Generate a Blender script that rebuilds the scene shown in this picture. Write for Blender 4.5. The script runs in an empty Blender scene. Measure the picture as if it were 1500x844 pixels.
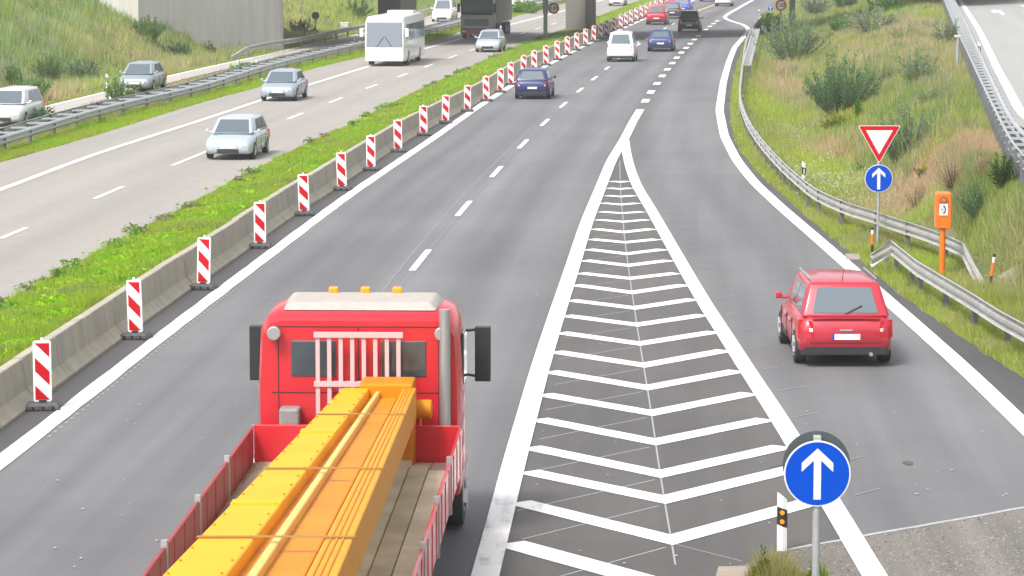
import bpy, bmesh, math, random
import numpy as np
from mathutils import Vector, Matrix
random.seed(4); rng = np.random.default_rng(7)
S = bpy.context.scene
C = S.collection

# ---------------------------------------------------------------- camera, sky, sun, exposure
FP, CH = 4500.0, 7.5                      # focal length in photo pixels, camera height in metres
PITCH = math.atan(527 / FP)
cam = bpy.data.cameras.new('camera'); cam.sensor_width = 36; cam.lens = FP / 1500 * 36
cam.clip_start = 0.5; cam.clip_end = 6000
co = bpy.data.objects.new('camera', cam); C.objects.link(co)
co.location = (0, 0, CH); co.rotation_euler = (math.pi / 2 - PITCH, 0, 0); S.camera = co
SUN_EL, SUN_AZ = 52, -145                 # degrees; azimuth measured from +Y towards +X
w = bpy.data.worlds.new('World'); S.world = w; w.use_nodes = True
wn = w.node_tree.nodes; wl = w.node_tree.links; wn.clear()
sky = wn.new('ShaderNodeTexSky'); sky.sky_type = 'NISHITA'; sky.sun_disc = False
sky.sun_elevation = math.radians(SUN_EL); sky.sun_rotation = math.radians(SUN_AZ)
sky.air_density = 1.0; sky.dust_density = 4.0; sky.ozone_density = 1.0
hs = wn.new('ShaderNodeHueSaturation'); hs.inputs['Saturation'].default_value = 0.22
bg = wn.new('ShaderNodeBackground'); bg.inputs[1].default_value = 0.15
wo = wn.new('ShaderNodeOutputWorld')
wl.new(sky.outputs[0], hs.inputs['Color']); wl.new(hs.outputs[0], bg.inputs[0]); wl.new(bg.outputs[0], wo.inputs[0])
sd = bpy.data.lights.new('sun', 'SUN'); sd.energy = 1.5; sd.angle = math.radians(11); sd.color = (1, .97, .92)
so = bpy.data.objects.new('sun', sd); C.objects.link(so)
a_, e_ = math.radians(SUN_AZ), math.radians(SUN_EL)
sdir = Vector((math.sin(a_) * math.cos(e_), math.cos(a_) * math.cos(e_), math.sin(e_)))
so.rotation_euler = sdir.to_track_quat('Z', 'Y').to_euler(); so.location = (0, 0, 60)
vs = S.view_settings; vs.view_transform = 'Standard'; vs.look = 'None'; vs.gamma = 1; vs.exposure = 1.0
S.render.resolution_x, S.render.resolution_y = 1024, 576

# ---------------------------------------------------------------- measuring: photo pixel -> point of the place
sp_, cp_ = math.sin(PITCH), math.cos(PITCH)
def at(u, v, z=0.0):
    d = (u - 750, (422 - v) * sp_ + FP * cp_, (422 - v) * cp_ - FP * sp_)
    t = (z - CH) / d[2]
    return d[0] * t, d[1] * t
YG = np.arange(-20, 1200.0, 1.0)
def curve(pts, z=0.0, sm=4.0, lo=None, hi=None):
    P = sorted([at(u, v, z)[::-1] for u, v in pts])
    ys = np.array([p[0] for p in P]); xs = np.array([p[1] for p in P])
    g = np.interp(YG, ys, xs)
    n = min(3, len(ys) - 1)
    s0 = (xs[n] - xs[0]) / (ys[n] - ys[0]) if lo is None else lo
    s1 = (xs[-1] - xs[-1 - n]) / (ys[-1] - ys[-1 - n]) if hi is None else hi
    g = np.where(YG < ys[0], xs[0] + (YG - ys[0]) * s0, g)
    g = np.where(YG > ys[-1], xs[-1] + (YG - ys[-1]) * s1, g)
    k = np.arange(-30, 31); kk = np.exp(-k * k / (2 * sm * sm)); kk /= kk.sum()
    gp = np.concatenate([g[0] + (g[1] - g[0]) * np.arange(-30, 0), g, g[-1] + (g[-1] - g[-2]) * np.arange(1, 31)])
    g = np.convolve(gp, kk, 'valid')
    return lambda y: np.interp(y, YG, g)
EDGE = curve([(0,678),(114,590),(226,501),(350,407),(508,288),(636,202),(700,157),(753,123),(788,103),(850,70),(882,55),(948,26),(1005,5)])
LANE = curve([(352.6,712),(393,653),(531,486),(549,469),(603,397),(627.7,366),(670.7,316.8),(687,295),(721.5,260.2),(732,244.3),(761.4,217.7),(771,205.2),(792.8,184.5),(804,174.7),(820,158),(830,150),(845,135.5),(854,129),(867,118),(887,102),(905,87),(936,65),(948,57),(974,42),(986,35.5),(1017,18),(1047,7)])
GL = curve([(711,844),(733,760),(752.5,680),(775,600),(788,550),(803.5,500),(819.5,450),(836,400),(858.6,328),(878,280),(896,235),(915.5,203),(926,181),(938,161)], sm=2)
BLK = curve([(938,161),(945.5,148),(953.5,135),(962.5,122.7),(970,111.7),(977.5,102),(985,93),(991,85),(998,77.3),(1005,70.4),(1011,64.3),(1017,58),(1023,53),(1034,43.7),(1040,38.8),(1045,35),(1050.5,31)], sm=3)
GR = curve([(1280,844),(1225,750),(1133,600),(1099,550),(1068,500),(1035,450),(1006,400),(985,363),(953,306),(933,274),(922.6,246),(917,221),(915.5,203)], sm=2)
RE = curve([(1500,625),(1422,549),(1363,496),(1303,442.7),(1250,396.5),(1196,349),(1146,306),(1106,269),(1079.6,236),(1061,199.7),(1053.7,161.5),(1055.5,150),(1059.7,120),(1062,112),(1068,90),(1076,70),(1087,57),(1095.7,46),(1095.5,41),(1088,36),(1077,33),(1065,29),(1061,25),(1066.5,20.7),(1080,13),(1103,0)], sm=1.6)
RA = curve([(1500,556),(1456,528.6),(1397.7,487),(1336,448),(1270.6,391),(1212,346),(1146,286),(1103,249),(1076,210),(1068,170),(1069,140),(1072.7,115),(1079,92),(1088,66),(1100,46),(1107,35),(1126,12),(1138,0)], sm=3)
BAR = curve([(0,630),(40,604),(93,560),(136.5,528),(178,495),(248,447.5),(282.5,422.5),(350,380),(399,336),(433,315.5),(487.6,281.6),(550,238),(620,193),(712,146),(760,112),(814,87),(860,64),(910,40),(950,21),(990,5)], sm=5)
OG = curve([(0,447),(57,414),(114,384),(300,288),(404,232),(487.6,193),(519,180),(578,149),(640,120),(720,84),(770,62),(810,49),(870.7,26.7),(929,4)], sm=5)
OE = curve([(0,279.4),(130,228.5),(300,175),(392,143.8),(449,125.6),(541.5,97),(616.7,73),(675,57),(740,38),(796,24)], sm=5)
OD = curve([(0,350),(40,334),(159,283),(267,236.5),(433,170),(492,147),(543.5,127),(590,110.5),(628,96.5),(663,83),(694,72.5),(766,48.6),(812,34.6)], sm=5)
OL = curve([(0,236.4),(104,210),(234.6,168.6),(300,147),(380,129),(449,102),(532,83),(630,64),(678,44),(746,26),(796,14)], sm=6)
LL = curve([(0,192),(80,168),(187,136),(320,104),(416,81),(487,66),(560,52),(626,38),(680,26),(740,11)], sm=6)
LU = curve([(0,171),(160,133),(240,112),(340,90),(394.5,79),(463,62),(541,47),(600,33),(640,20),(690,6)], sm=6)
ZR = 1.8                                     # level of the concrete slip road on the right bank
RR = curve([(1406,0),(1434.5,44.5),(1461,101),(1483.4,142),(1500,178)], z=ZR, sm=5, lo=.02)
RC = curve([(1381,0),(1400,47),(1414,77),(1439,133),(1463,184),(1477.5,213.5),(1495,249)], z=ZR + .6, sm=5, lo=.02)
RB = curve([(1397,0),(1421,50),(1451,118.6),(1477.5,175),(1500,213)], z=ZR + .6, sm=5, lo=.02)
def rrx(y): return np.maximum(RC(y) + .8, RA(y) + 3.0)
def sstep(t): t = np.clip(t, 0, 1); return t * t * (3 - 2 * t)
def hgt(x, y):
    """height of the ground; everything that stands on it asks here"""
    x = np.asarray(x, float); y = np.asarray(y, float)
    h = np.full(np.broadcast(x, y).shape, -0.03)
    ra = RA(y); rr = rrx(y) - 0.9
    t = (x - ra - 2.2) / np.maximum(rr - 0.6 - ra - 2.2, 1)
    bank = ZR * sstep(t) * 0.985
    bump = 0.10 * np.sin(x * .9 + y * .13) * np.sin(y * .31) * np.clip((x - ra - 1) / 3, 0, 1) * np.clip((rr - x) / 3, 0, 1)
    h = np.where(x > ra, -0.03 + bank + np.maximum(bump, -.05), h)
    bar = BAR(y); og = OG(y)
    m = np.clip((x - og) / np.maximum(bar - .55 - og, .3), 0, 1)
    lu = LU(y) - 2.6
    d = lu - x
    h = np.where(d > 0, -0.03 + 0.46 * np.minimum(d, 15) * sstep(d / 2.5) + .12 * np.sin(x * .7) * np.sin(y * .2) * sstep(d / 3), h)
    return h
def on(u, v, dz=0.0):
    """point of the terrain seen at a photo pixel"""
    z = 0.0
    for _ in range(40):
        x, y = at(u, v, z); z = .5 * z + .5 * (float(hgt(x, y)) + dz)
    return x, y, float(hgt(x, y))

# ---------------------------------------------------------------- materials
def mat(name, col, rough=.7, metal=0., spec=.5, noise=None, bump=0., emit=None, coat=0., scale=8.0, detail=4, attr=None, dist='Object'):
    m = bpy.data.materials.new(name); m.use_nodes = True
    nt = m.node_tree; N = nt.nodes; L = nt.links; b = N['Principled BSDF']
    b.inputs['Base Color'].default_value = (*col, 1); b.inputs['Roughness'].default_value = rough
    b.inputs['Metallic'].default_value = metal; b.inputs['Specular IOR Level'].default_value = spec
    b.inputs['Coat Weight'].default_value = coat; b.inputs['Coat Roughness'].default_value = .08
    if emit: b.inputs['Emission Color'].default_value = (*emit[0], 1); b.inputs['Emission Strength'].default_value = emit[1]
    tc = N.new('ShaderNodeTexCoord')
    if attr:
        at_ = N.new('ShaderNodeAttribute'); at_.attribute_name = attr; L.new(at_.outputs['Color'], b.inputs['Base Color'])
    if noise or bump:
        n = N.new('ShaderNodeTexNoise'); n.inputs['Scale'].default_value = scale; n.inputs['Detail'].default_value = detail
        L.new(tc.outputs[dist], n.inputs['Vector'])
        if noise:
            r = N.new('ShaderNodeMapRange'); r.inputs[1].default_value = .3; r.inputs[2].default_value = .7
            r.inputs[3].default_value = 1 - noise; r.inputs[4].default_value = 1 + noise
            L.new(n.outputs[0], r.inputs[0])
            mx = N.new('ShaderNodeVectorMath'); mx.operation = 'SCALE'; mx.inputs[0].default_value = col
            if attr: L.new(at_.outputs['Color'], mx.inputs[0])
            L.new(r.outputs[0], mx.inputs['Scale']); L.new(mx.outputs[0], b.inputs['Base Color'])
        if bump:
            bp = N.new('ShaderNodeBump'); bp.inputs['Strength'].default_value = bump; bp.inputs['Distance'].default_value = .02
            L.new(n.outputs[0], bp.inputs['Height']); L.new(bp.outputs[0], b.inputs['Normal'])
    return m

class NB:
    """tiny node-graph helper"""
    def __init__(s, m): s.t = m.node_tree; s.N = s.t.nodes; s.L = s.t.links; s.b = s.N['Principled BSDF']
    def _in(s, sock, v):
        if hasattr(v, 'is_output') or isinstance(v, bpy.types.NodeSocket): s.L.new(v, sock)
        else: sock.default_value = v
    def m(s, op, a, b=0., c=0., clamp=False):
        n = s.N.new('ShaderNodeMath'); n.operation = op; n.use_clamp = clamp
        s._in(n.inputs[0], a); s._in(n.inputs[1], b); s._in(n.inputs[2], c); return n.outputs[0]
    def uv(s, name):
        n = s.N.new('ShaderNodeUVMap'); n.uv_map = name
        q = s.N.new('ShaderNodeSeparateXYZ'); s.L.new(n.outputs[0], q.inputs[0]); return q.outputs[0], q.outputs[1], n.outputs[0]
    def noise(s, vec, sc, det=4, rough=.5, stretch=None):
        if stretch:
            mp = s.N.new('ShaderNodeMapping'); mp.inputs['Scale'].default_value = stretch; s.L.new(vec, mp.inputs[0]); vec = mp.outputs[0]
        n = s.N.new('ShaderNodeTexNoise'); n.inputs['Scale'].default_value = sc; n.inputs['Detail'].default_value = det; n.inputs['Roughness'].default_value = rough
        s.L.new(vec, n.inputs['Vector']); return n.outputs[0]
    def rng(s, v, a, b, c, d):
        n = s.N.new('ShaderNodeMapRange'); s._in(n.inputs[0], v)
        for i, q in enumerate((a, b, c, d)): n.inputs[i + 1].default_value = q
        return n.outputs[0]
    def mix(s, f, a, b):
        n = s.N.new('ShaderNodeMix'); n.data_type = 'RGBA'; s._in(n.inputs[0], f)
        for k, q in ((6, a), (7, b)): s._in(n.inputs[k], q if isinstance(q, bpy.types.NodeSocket) else (*q, 1))
        return n.outputs[2]
    def bell(s, x, c, wd):
        d = s.m('DIVIDE', s.m('SUBTRACT', x, c), wd); return s.m('POWER', 2.718, s.m('MULTIPLY', s.m('MULTIPLY', d, d), -1.))
    def tex(s): n = s.N.new('ShaderNodeTexCoord'); return n.outputs['Object']
    def bump(s, h, st, dist=.01):
        n = s.N.new('ShaderNodeBump'); n.inputs['Strength'].default_value = st; n.inputs['Distance'].default_value = dist
        s.L.new(h, n.inputs['Height']); s.L.new(n.outputs[0], s.b.inputs['Normal'])
    def col(s, c): s.L.new(c, s.b.inputs['Base Color'])

def road_mat(name, base, tint, bands, rough=.75, streak=.09):
    """bands: (uv map, centre in metres from the line, width, strength) of rubber and oil worn into the lanes"""
    m = mat(name, base, rough); n = NB(m); o = n.tex()
    fine = n.noise(o, 60, 2); med = n.noise(o, 1.3, 4); big = n.noise(o, .12, 3)
    _, _, uvv = n.uv('left')
    st = n.noise(uvv, 1.0, 3, .6, (2.2, .035, 1)); st2 = n.noise(uvv, 1.0, 2, .5, (.6, .02, 1))
    f = n.m('MULTIPLY', n.rng(fine, .3, .7, .80, 1.20), n.rng(med, .3, .7, .965, 1.035))
    f = n.m('MULTIPLY', f, n.rng(big, .3, .7, .96, 1.04))
    f = n.m('MULTIPLY', f, n.rng(st, .3, .7, 1 - streak, 1 + streak)); f = n.m('MULTIPLY', f, n.rng(st2, .3, .7, 1 - streak, 1 + streak))
    for uvn, c, wd, k in bands:
        u, v, vec = n.uv(uvn)
        f = n.m('MULTIPLY', f, n.m('SUBTRACT', 1., n.m('MULTIPLY', n.bell(u, c, wd), k)))
    c = n.mix(n.rng(big, .35, .65, 0, 1), base, tint)
    mx = n.N.new('ShaderNodeVectorMath'); mx.operation = 'SCALE'; n.L.new(c, mx.inputs[0]); n.L.new(f, mx.inputs['Scale'])
    n.col(mx.outputs[0]); n.bump(fine, .25, .006)
    return m
M = {}
M['asphalt'] = road_mat('asphalt_worn', (.132,.132,.139), (.146,.145,.149),
    [('left', 1.15, .35, .14), ('left', 2.75, .35, .14), ('left', 2.0, .4, .06), ('left', 5.2, .42, .22), ('left', 6.9, .42, .18),
     ('left', 8.6, .6, -.06), ('right', -1.5, .45, .15), ('right', -3.1, .55, .18), ('left', 4.0, .5, -.07)])
M['dark_asphalt'] = road_mat('asphalt_shoulder', (.058,.056,.058), (.075,.071,.07), [], streak=.07)
M['gore_asphalt'] = road_mat('asphalt_hatched_area', (.072,.068,.065), (.092,.086,.081), [], streak=.08)
M['patch'] = road_mat('asphalt_coarse_patch', (.150,.132,.110), (.105,.10,.094), [], streak=.26)
M['concrete_road'] = road_mat('concrete_carriageway', (.295,.268,.242), (.262,.243,.222),
    [('left', -2.0, .5, .10), ('left', -3.6, .45, .08), ('left', -6.0, .5, .07), ('left', -7.5, .5, .08), ('left', -10.5, .9, .05)], streak=.05)
M['pink_road'] = road_mat('slip_road_concrete', (.38,.34,.32), (.35,.315,.30), [], streak=.05)
M['right_road'] = road_mat('upper_slip_road_concrete', (.30,.298,.285), (.285,.282,.27), [('left', 2.2, .5, .06), ('left', 4.2, .5, .06)], streak=.05)
def paint_mat(name, col, wear=.35):
    m = mat(name, col, .6); n = NB(m); o = n.tex()
    a = n.noise(o, 2.2, 5, .65); b = n.noise(o, 30, 3, .6); st = n.noise(o, 1, 4, .6, (7, .8, 1))
    k = n.m('MULTIPLY', n.rng(st, .46, .68, 0, 1), n.rng(a, .40, .60, 0, 1)); k = n.m('MULTIPLY', k, wear)
    k2 = n.m('MULTIPLY', n.rng(b, .62, .75, 0, 1), .25)
    n.col(n.mix(n.m('ADD', k, k2, clamp=True), col, (.20, .195, .19))); return m
M['white_paint'] = paint_mat('white_road_paint', (.76,.76,.74), .6)
M['scuffed_paint'] = paint_mat('scuffed_white_road_paint', (.76,.76,.74), .75)
M['yellow_paint'] = paint_mat('yellow_road_paint', (.72,.52,.18))
M['scratch'] = mat('pale_scratch_on_asphalt', (.40,.40,.40), .8)
M['scratch_soft'] = mat('faint_scratch_on_asphalt', (.29,.29,.295), .8)
M['seam'] = mat('pale_seam_filler', (.33,.33,.33), .8, noise=.15)
def concrete(name, col, k=.14):
    m = mat(name, col, .85); n = NB(m); o = n.tex()
    a = n.noise(o, 1.1, 5, .6); b = n.noise(o, 26, 3); st = n.noise(o, 1, 4, .6, (2.2, 2.2, .22))
    f = n.m('MULTIPLY', n.rng(a, .3, .7, 1 - k, 1 + k), n.rng(b, .3, .7, .94, 1.06)); f = n.m('MULTIPLY', f, n.rng(st, .3, .7, 1 - k, 1 + k))
    mx = n.N.new('ShaderNodeVectorMath'); mx.operation = 'SCALE'
    n.L.new(n.mix(n.rng(a, .35, .7, 0, 1), col, tuple(c * q for c, q in zip(col, (.86, .80, .68)))), mx.inputs[0]); n.L.new(f, mx.inputs['Scale'])
    n.col(mx.outputs[0]); n.bump(b, .2, .004); return m
M['concrete'] = concrete('barrier_concrete', (.36,.335,.28))
M['pier_concrete'] = concrete('pier_concrete', (.25,.25,.24), .09)
M['slab'] = concrete('path_slab_concrete', (.28,.25,.22))
M['steel'] = mat('galvanised_steel', (.46,.475,.49), .42, .55, noise=.12, scale=3)
M['rail'] = mat('weathered_guardrail_zinc', (.43,.425,.40), .5, .35, noise=.16, scale=2.5)
M['post'] = mat('grey_post_steel', (.16,.165,.17), .6, .4, noise=.15)
M['pole'] = mat('grey_pole', (.34,.35,.35), .5, .3, noise=.08)
M['green_metal'] = mat('pale_green_gantry_paint', (.22,.31,.24), .55, noise=.08)
M['white'] = mat('white_plastic', (.72,.72,.70), .45, noise=.05)
M['sheet_white'] = mat('white_reflective_sheet', (.60,.61,.62), .35, noise=.03)
M['sheet_red'] = mat('red_reflective_sheet', (.44,.005,.012), .5, noise=.04, spec=.15)
M['sheet_blue'] = mat('blue_reflective_sheet', (.0,.055,.42), .55, spec=.1, noise=.03)
M['sign_back'] = mat('dark_grey_sign_back', (.055,.07,.075), .5, noise=.1)
M['black'] = mat('black_plastic', (.018,.018,.02), .5, noise=.1)
M['rubber'] = mat('recycled_rubber', (.075,.072,.075), .75, noise=.25, bump=.3, scale=20)
M['amber'] = mat('amber_reflector', (.85,.28,.01), .25)
M['orange'] = mat('orange_enamel', (.72,.15,.008), .38, noise=.04, coat=.3)
M['tyre'] = mat('tyre_rubber', (.022,.022,.023), .8)
M['rim'] = mat('alloy_rim', (.42,.43,.44), .35, .7)
M['glass'] = mat('car_glass', (.05,.065,.075), .08, 0., .8)
M['lightglass'] = mat('light_window_glass', (.085,.11,.13), .08, 0., .9)
M['tail'] = mat('red_lamp_glass', (.16,.002,.004), .2, emit=((1,.02,.02), .25))
M['head'] = mat('lit_headlamp', (.9,.9,.85), .2, emit=((1, .97, .86), 5))
M['plate'] = mat('number_plate', (.70,.70,.68), .5)
def paint(name, c, m=0.): return mat(name, c, .38, m, .5, noise=.03, coat=.6, scale=2)
M['ground'] = None

# ---------------------------------------------------------------- mesh helpers
class MB:
    def __init__(s): s.v = []; s.f = []; s.mi = []
    def add(s, vs, fs, mi=0):
        o = len(s.v); s.v += [tuple(p) for p in vs]; s.f += [tuple(i + o for i in f) for f in fs]; s.mi += [mi] * len(fs)
    def box(s, x0, x1, y0, y1, z0, z1, mi=0):
        s.add([(x0,y0,z0),(x1,y0,z0),(x1,y1,z0),(x0,y1,z0),(x0,y0,z1),(x1,y0,z1),(x1,y1,z1),(x0,y1,z1)],
              [(0,3,2,1),(4,5,6,7),(0,1,5,4),(1,2,6,5),(2,3,7,6),(3,0,4,7)], mi)
    def loft(s, rings, mi=0, cap=True, closed=True):
        n = len(rings[0]); vs = [p for r in rings for p in r]; fs = []
        for i in range(len(rings) - 1):
            for j in range(n if closed else n - 1):
                k = (j + 1) % n
                fs.append((i*n+j, i*n+k, (i+1)*n+k, (i+1)*n+j))
        if cap: fs += [tuple(range(n))[::-1], tuple(range((len(rings)-1)*n, len(rings)*n))]
        s.add(vs, fs, mi)
    def cyl(s, a, b, r0, r1=None, n=10, mi=0):
        a = Vector(a); b = Vector(b); r1 = r0 if r1 is None else r1
        d = (b - a).normalized(); u = d.orthogonal().normalized(); q = d.cross(u)
        ring = lambda c, r: [c + (u * math.cos(t) + q * math.sin(t)) * r for t in [2*math.pi*i/n for i in range(n)]]
        s.loft([ring(a, r0), ring(b, r1)], mi)
    def prism(s, poly, y0, y1, mi=0):
        """outline in the x-z plane, thick along y"""
        n = len(poly)
        s.add([(x, y0, z) for x, z in poly] + [(x, y1, z) for x, z in poly],
              [tuple(range(n)), tuple(range(2*n-1, n-1, -1))] + [((i+1) % n, i, n+i, n+(i+1) % n) for i in range(n)], mi)
    def mesh(s, name, mats, smooth=False, bevel=0., seg=2):
        me = bpy.data.meshes.new(name); me.from_pydata(s.v, [], s.f)
        for m in (mats if isinstance(mats, (list, tuple)) else [mats]):
            if m: me.materials.append(m)
        me.polygons.foreach_set('material_index', s.mi)
        bm = bmesh.new(); bm.from_mesh(me)
        bmesh.ops.recalc_face_normals(bm, faces=bm.faces)
        if bevel:
            es = [e for e in bm.edges if len(e.link_faces) == 2 and e.calc_face_angle(0) > .5]
            bmesh.ops.bevel(bm, geom=es, offset=bevel, segments=seg, profile=.5, affect='EDGES', clamp_overlap=True)
        bm.to_mesh(me); bm.free()
        if smooth:
            me.polygons.foreach_set('use_smooth', [True] * len(me.polygons)); me.set_sharp_from_angle(angle=math.radians(smooth if smooth > 1 else 40))
        me.update(); return me
    def build(s, name, mats, parent=None, **k):
        return link(name, s.mesh(name, mats, **k), parent)
def link(name, me, parent=None, loc=None, rz=None):
    o = bpy.data.objects.new(name, me); C.objects.link(o)
    if parent: o.parent = parent
    if loc is not None: o.location = loc
    if rz is not None: o.rotation_euler = (0, 0, rz)
    return o
def tag(o, label, cat, group=None, kind=None):
    if label: o['label'] = label
    if cat: o['category'] = cat
    if group: o['group'] = group
    if kind: o['kind'] = kind
    return o
def empty(name, loc, rz=0., label=None, cat=None, group=None):
    o = bpy.data.objects.new(name, None); o.empty_display_size = .3; C.objects.link(o); o.location = loc; o.rotation_euler = (0, 0, rz)
    return tag(o, label, cat, group)
kids = {}
def copy_thing(root, loc, rz, label):
    r = root.copy(); C.objects.link(r); r.location = loc; r.rotation_euler = (0, 0, rz); r['label'] = label
    for ch in [o for o in C.objects if o.parent == root]:
        c = ch.copy(); C.objects.link(c); c.parent = r
        for g in [o for o in C.objects if o.parent == ch]:
            d = g.copy(); C.objects.link(d); d.parent = c
    return r
def fan(n, r, cx=0, cz=0): return [(cx + r * math.sin(2*math.pi*i/n), cz + r * math.cos(2*math.pi*i/n)) for i in range(n)]
def rrect(w_, h, r, cx=0, cz=0, n=5):
    out = []
    for qx, qz, a0 in ((1,1,0),(1,-1,90),(-1,-1,180),(-1,1,270)):
        for i in range(n + 1):
            a = math.radians(a0 + 90 * i / n); out.append((cx + qx*(w_/2-r) + r*math.sin(a), cz + qz*(h/2-r) + r*math.cos(a)))
    return out
ORD = ['nearest','second','third','fourth','fifth','sixth','seventh','eighth','ninth','tenth','eleventh','twelfth','thirteenth','fourteenth','fifteenth','sixteenth','seventeenth','eighteenth','nineteenth','twentieth']
ORD += ['twenty-' + o for o in ['first','second','third','fourth','fifth','sixth','seventh','eighth','ninth']] + ['thirtieth'] + ['thirty-' + o for o in ['first','second','third','fourth','fifth','sixth','seventh','eighth','ninth']] + ['fortieth']

# ---------------------------------------------------------------- ground and roads
def ground_mat():
    m = mat('soil_and_low_grass', (.1,.14,.04), .95); n = NB(m); o = n.tex()
    a = n.noise(o, .35, 5, .6); b = n.noise(o, 6, 4, .6); c = n.noise(o, 1.4, 4)
    k = n.mix(n.rng(a, .35, .65, 0, 1), (.085,.135,.025), (.15,.15,.055)); k = n.mix(n.rng(c, .5, .7, 0, .7), k, (.16,.12,.07))
    mx = n.N.new('ShaderNodeVectorMath'); mx.operation = 'SCALE'; n.L.new(k, mx.inputs[0]); n.L.new(n.rng(b, .3, .7, .65, 1.3), mx.inputs['Scale'])
    n.col(mx.outputs[0]); n.bump(b, .6, .05); return m
M['ground'] = ground_mat()
def grid_mesh(name, X, Y, Z, mats, uvs=None):
    nr, nc = X.shape
    v = np.stack([X, Y, Z], -1).reshape(-1, 3)
    i = np.arange(nr * nc).reshape(nr, nc)
    f = np.stack([i[:-1, :-1], i[:-1, 1:], i[1:, 1:], i[1:, :-1]], -1).reshape(-1, 4)
    me = bpy.data.meshes.new(name); me.from_pydata(v.tolist(), [], f.tolist())
    for q in (mats if isinstance(mats, list) else [mats]): me.materials.append(q)
    for un, (U, V) in (uvs or {}).items():
        l = me.uv_layers.new(name=un); fl = f.reshape(-1)
        l.data.foreach_set('uv', np.stack([U.reshape(-1)[fl], V.reshape(-1)[fl]], -1).reshape(-1).astype(np.float32))
    me.polygons.foreach_set('use_smooth', [True] * len(f)); me.update(); return me
xs = np.concatenate([np.array([-3000,-1000,-400,-200,-120,-90,-70]), np.arange(-60, 70, .8), np.array([75,90,120,200,400,1000,3000])])
ys = np.concatenate([np.array([-2000,-500,-200,-100,-60,-30]), np.arange(-10, 470, 2.0), np.array([480,500,540,600,700,900,1400,2500,5000])])
GX, GY = np.meshgrid(xs, ys)
ground = link('ground', grid_mesh('ground', GX, GY, hgt(GX, GY), M['ground'])); tag(ground, None, None, kind='structure')
YR = np.concatenate([np.arange(-15, 470, 1.5), np.arange(480, 1100, 40.)])
def sheet(name, lx, rx, z, m, y0=-15, y1=1100, nc=14, parent=None, kind='structure', step=None, ragged=0.):
    yy = YR[(YR >= y0) & (YR <= y1)] if step is None else np.arange(y0, y1 + .01, step)
    t = np.linspace(0, 1, nc)[None]; Lx = lx(yy)[:, None]; Rx = rx(yy)[:, None]
    if ragged: Rx = Rx + ragged * (rng.random(Rx.shape) - .5)
    X = Lx + (Rx - Lx) * t; Y = np.repeat(yy[:, None], nc, 1); Z = np.full_like(X, z)
    uv = {'left': (X - EDGE(Y) if name in ('main_carriageway', 'hatched_area') else (X - Lx if 'slip' in name else X - OG(Y)), Y), 'right': (X - RE(Y), Y)}
    o = link(name, grid_mesh(name, X, Y, Z, m, uv), parent)
    if kind and not parent: o['kind'] = kind
    return o
road = sheet('main_carriageway', lambda y: BAR(y) - .3, lambda y: RA(y), 0.0, M['asphalt'], nc=30)
opp = sheet('opposite_carriageway', OL, lambda y: OG(y) + .15, 0.0, M['concrete_road'], nc=20)
slip = sheet('left_slip_road', LU, LL, 0.0, M['pink_road'], nc=6)
rroad = sheet('right_slip_road', lambda y: RR(y) - .55, lambda y: RR(y) + 12, ZR, M['right_road'], y0=20, nc=12)
# darker surfacing laid beside the lanes
sh1 = sheet('shoulder_strip', lambda y: BAR(y) - .25, lambda y: EDGE(y) - .1, .004, M['dark_asphalt'], nc=4); sh1['kind'] = 'structure'
sh2 = sheet('verge_strip', lambda y: RE(y) + .08, lambda y: np.maximum(RA(y), RE(y) + .1) + .02, .004, M['dark_asphalt'], y1=205, nc=4, ragged=.14)
gore = sheet('hatched_area', lambda y: GL(y), lambda y: GR(y), .004, M['gore_asphalt'], y0=20, y1=at(915, 222)[1], nc=10, step=.75)
# coarse patch at the bottom right, its edge slanting across the slip lane
pa, pb, pc = at(1140, 808), at(1500, 744), at(1650, 718); pb_ = pb
m_ = MB(); z = .008
poly = [(pa[0]-1.2, pa[1]-2.0), (pa[0], pa[1]), (pb[0], pb[1]), (pc[0], pc[1]), (pc[0], 10), (pa[0]-1.2, 10)]
m_.add([(x, y, z) for x, y in poly], [tuple(range(6))])
patch = m_.build('worn_patch', M['patch']); patch['kind'] = 'structure'
me = patch.data
for un in ('left', 'right'):
    l = me.uv_layers.new(name=un)
    for li, lp in enumerate(me.loops): l.data[li].uv = me.vertices[lp.vertex_index].co.xy

def ribbon(name, fx, y0, y1, wd, m, z=.012, parent=road, dx=0., step=1.0, wob=0.):
    n = max(2, int((y1 - y0) / step) + 1); yy = np.linspace(y0, y1, n); x = fx(yy) + dx
    tx = np.gradient(x, yy) if n > 2 else np.full(n, (x[1] - x[0]) / (yy[1] - yy[0]))
    ln = np.sqrt(1 + tx * tx); nx, ny = 1 / ln, -tx / ln; hw = wd / 2 + (rng.random(n) - .5) * wob
    mb = MB(); vs = []
    for i in range(n): vs += [(x[i] - nx[i]*hw[i], yy[i] - ny[i]*hw[i], z), (x[i] + nx[i]*hw[i], yy[i] + ny[i]*hw[i], z)]
    mb.add(vs, [(2*i, 2*i+1, 2*i+3, 2*i+2) for i in range(n - 1)])
    return mb.build(name, m, parent)
def quad(name, pts, m, z=.012, parent=road):
    mb = MB(); mb.add([(x, y, z) for x, y in pts], [tuple(range(len(pts)))]); return mb.build(name, m, parent)
def pyl(u, v, z=0.): return at(u, v, z)[1]
WP = M['white_paint']
ribbon('edge_line', EDGE, -10, 600, .31, WP, wob=.02)
ribbon('edge_line', RE, 20, 600, .33, WP, step=.5)
ribbon('edge_line', GL, 20, pyl(938, 161), .33, WP, step=.5, z=.020)
ribbon('edge_line', GR, 20, pyl(915, 206), .30, WP, step=.5, z=.016)
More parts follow.
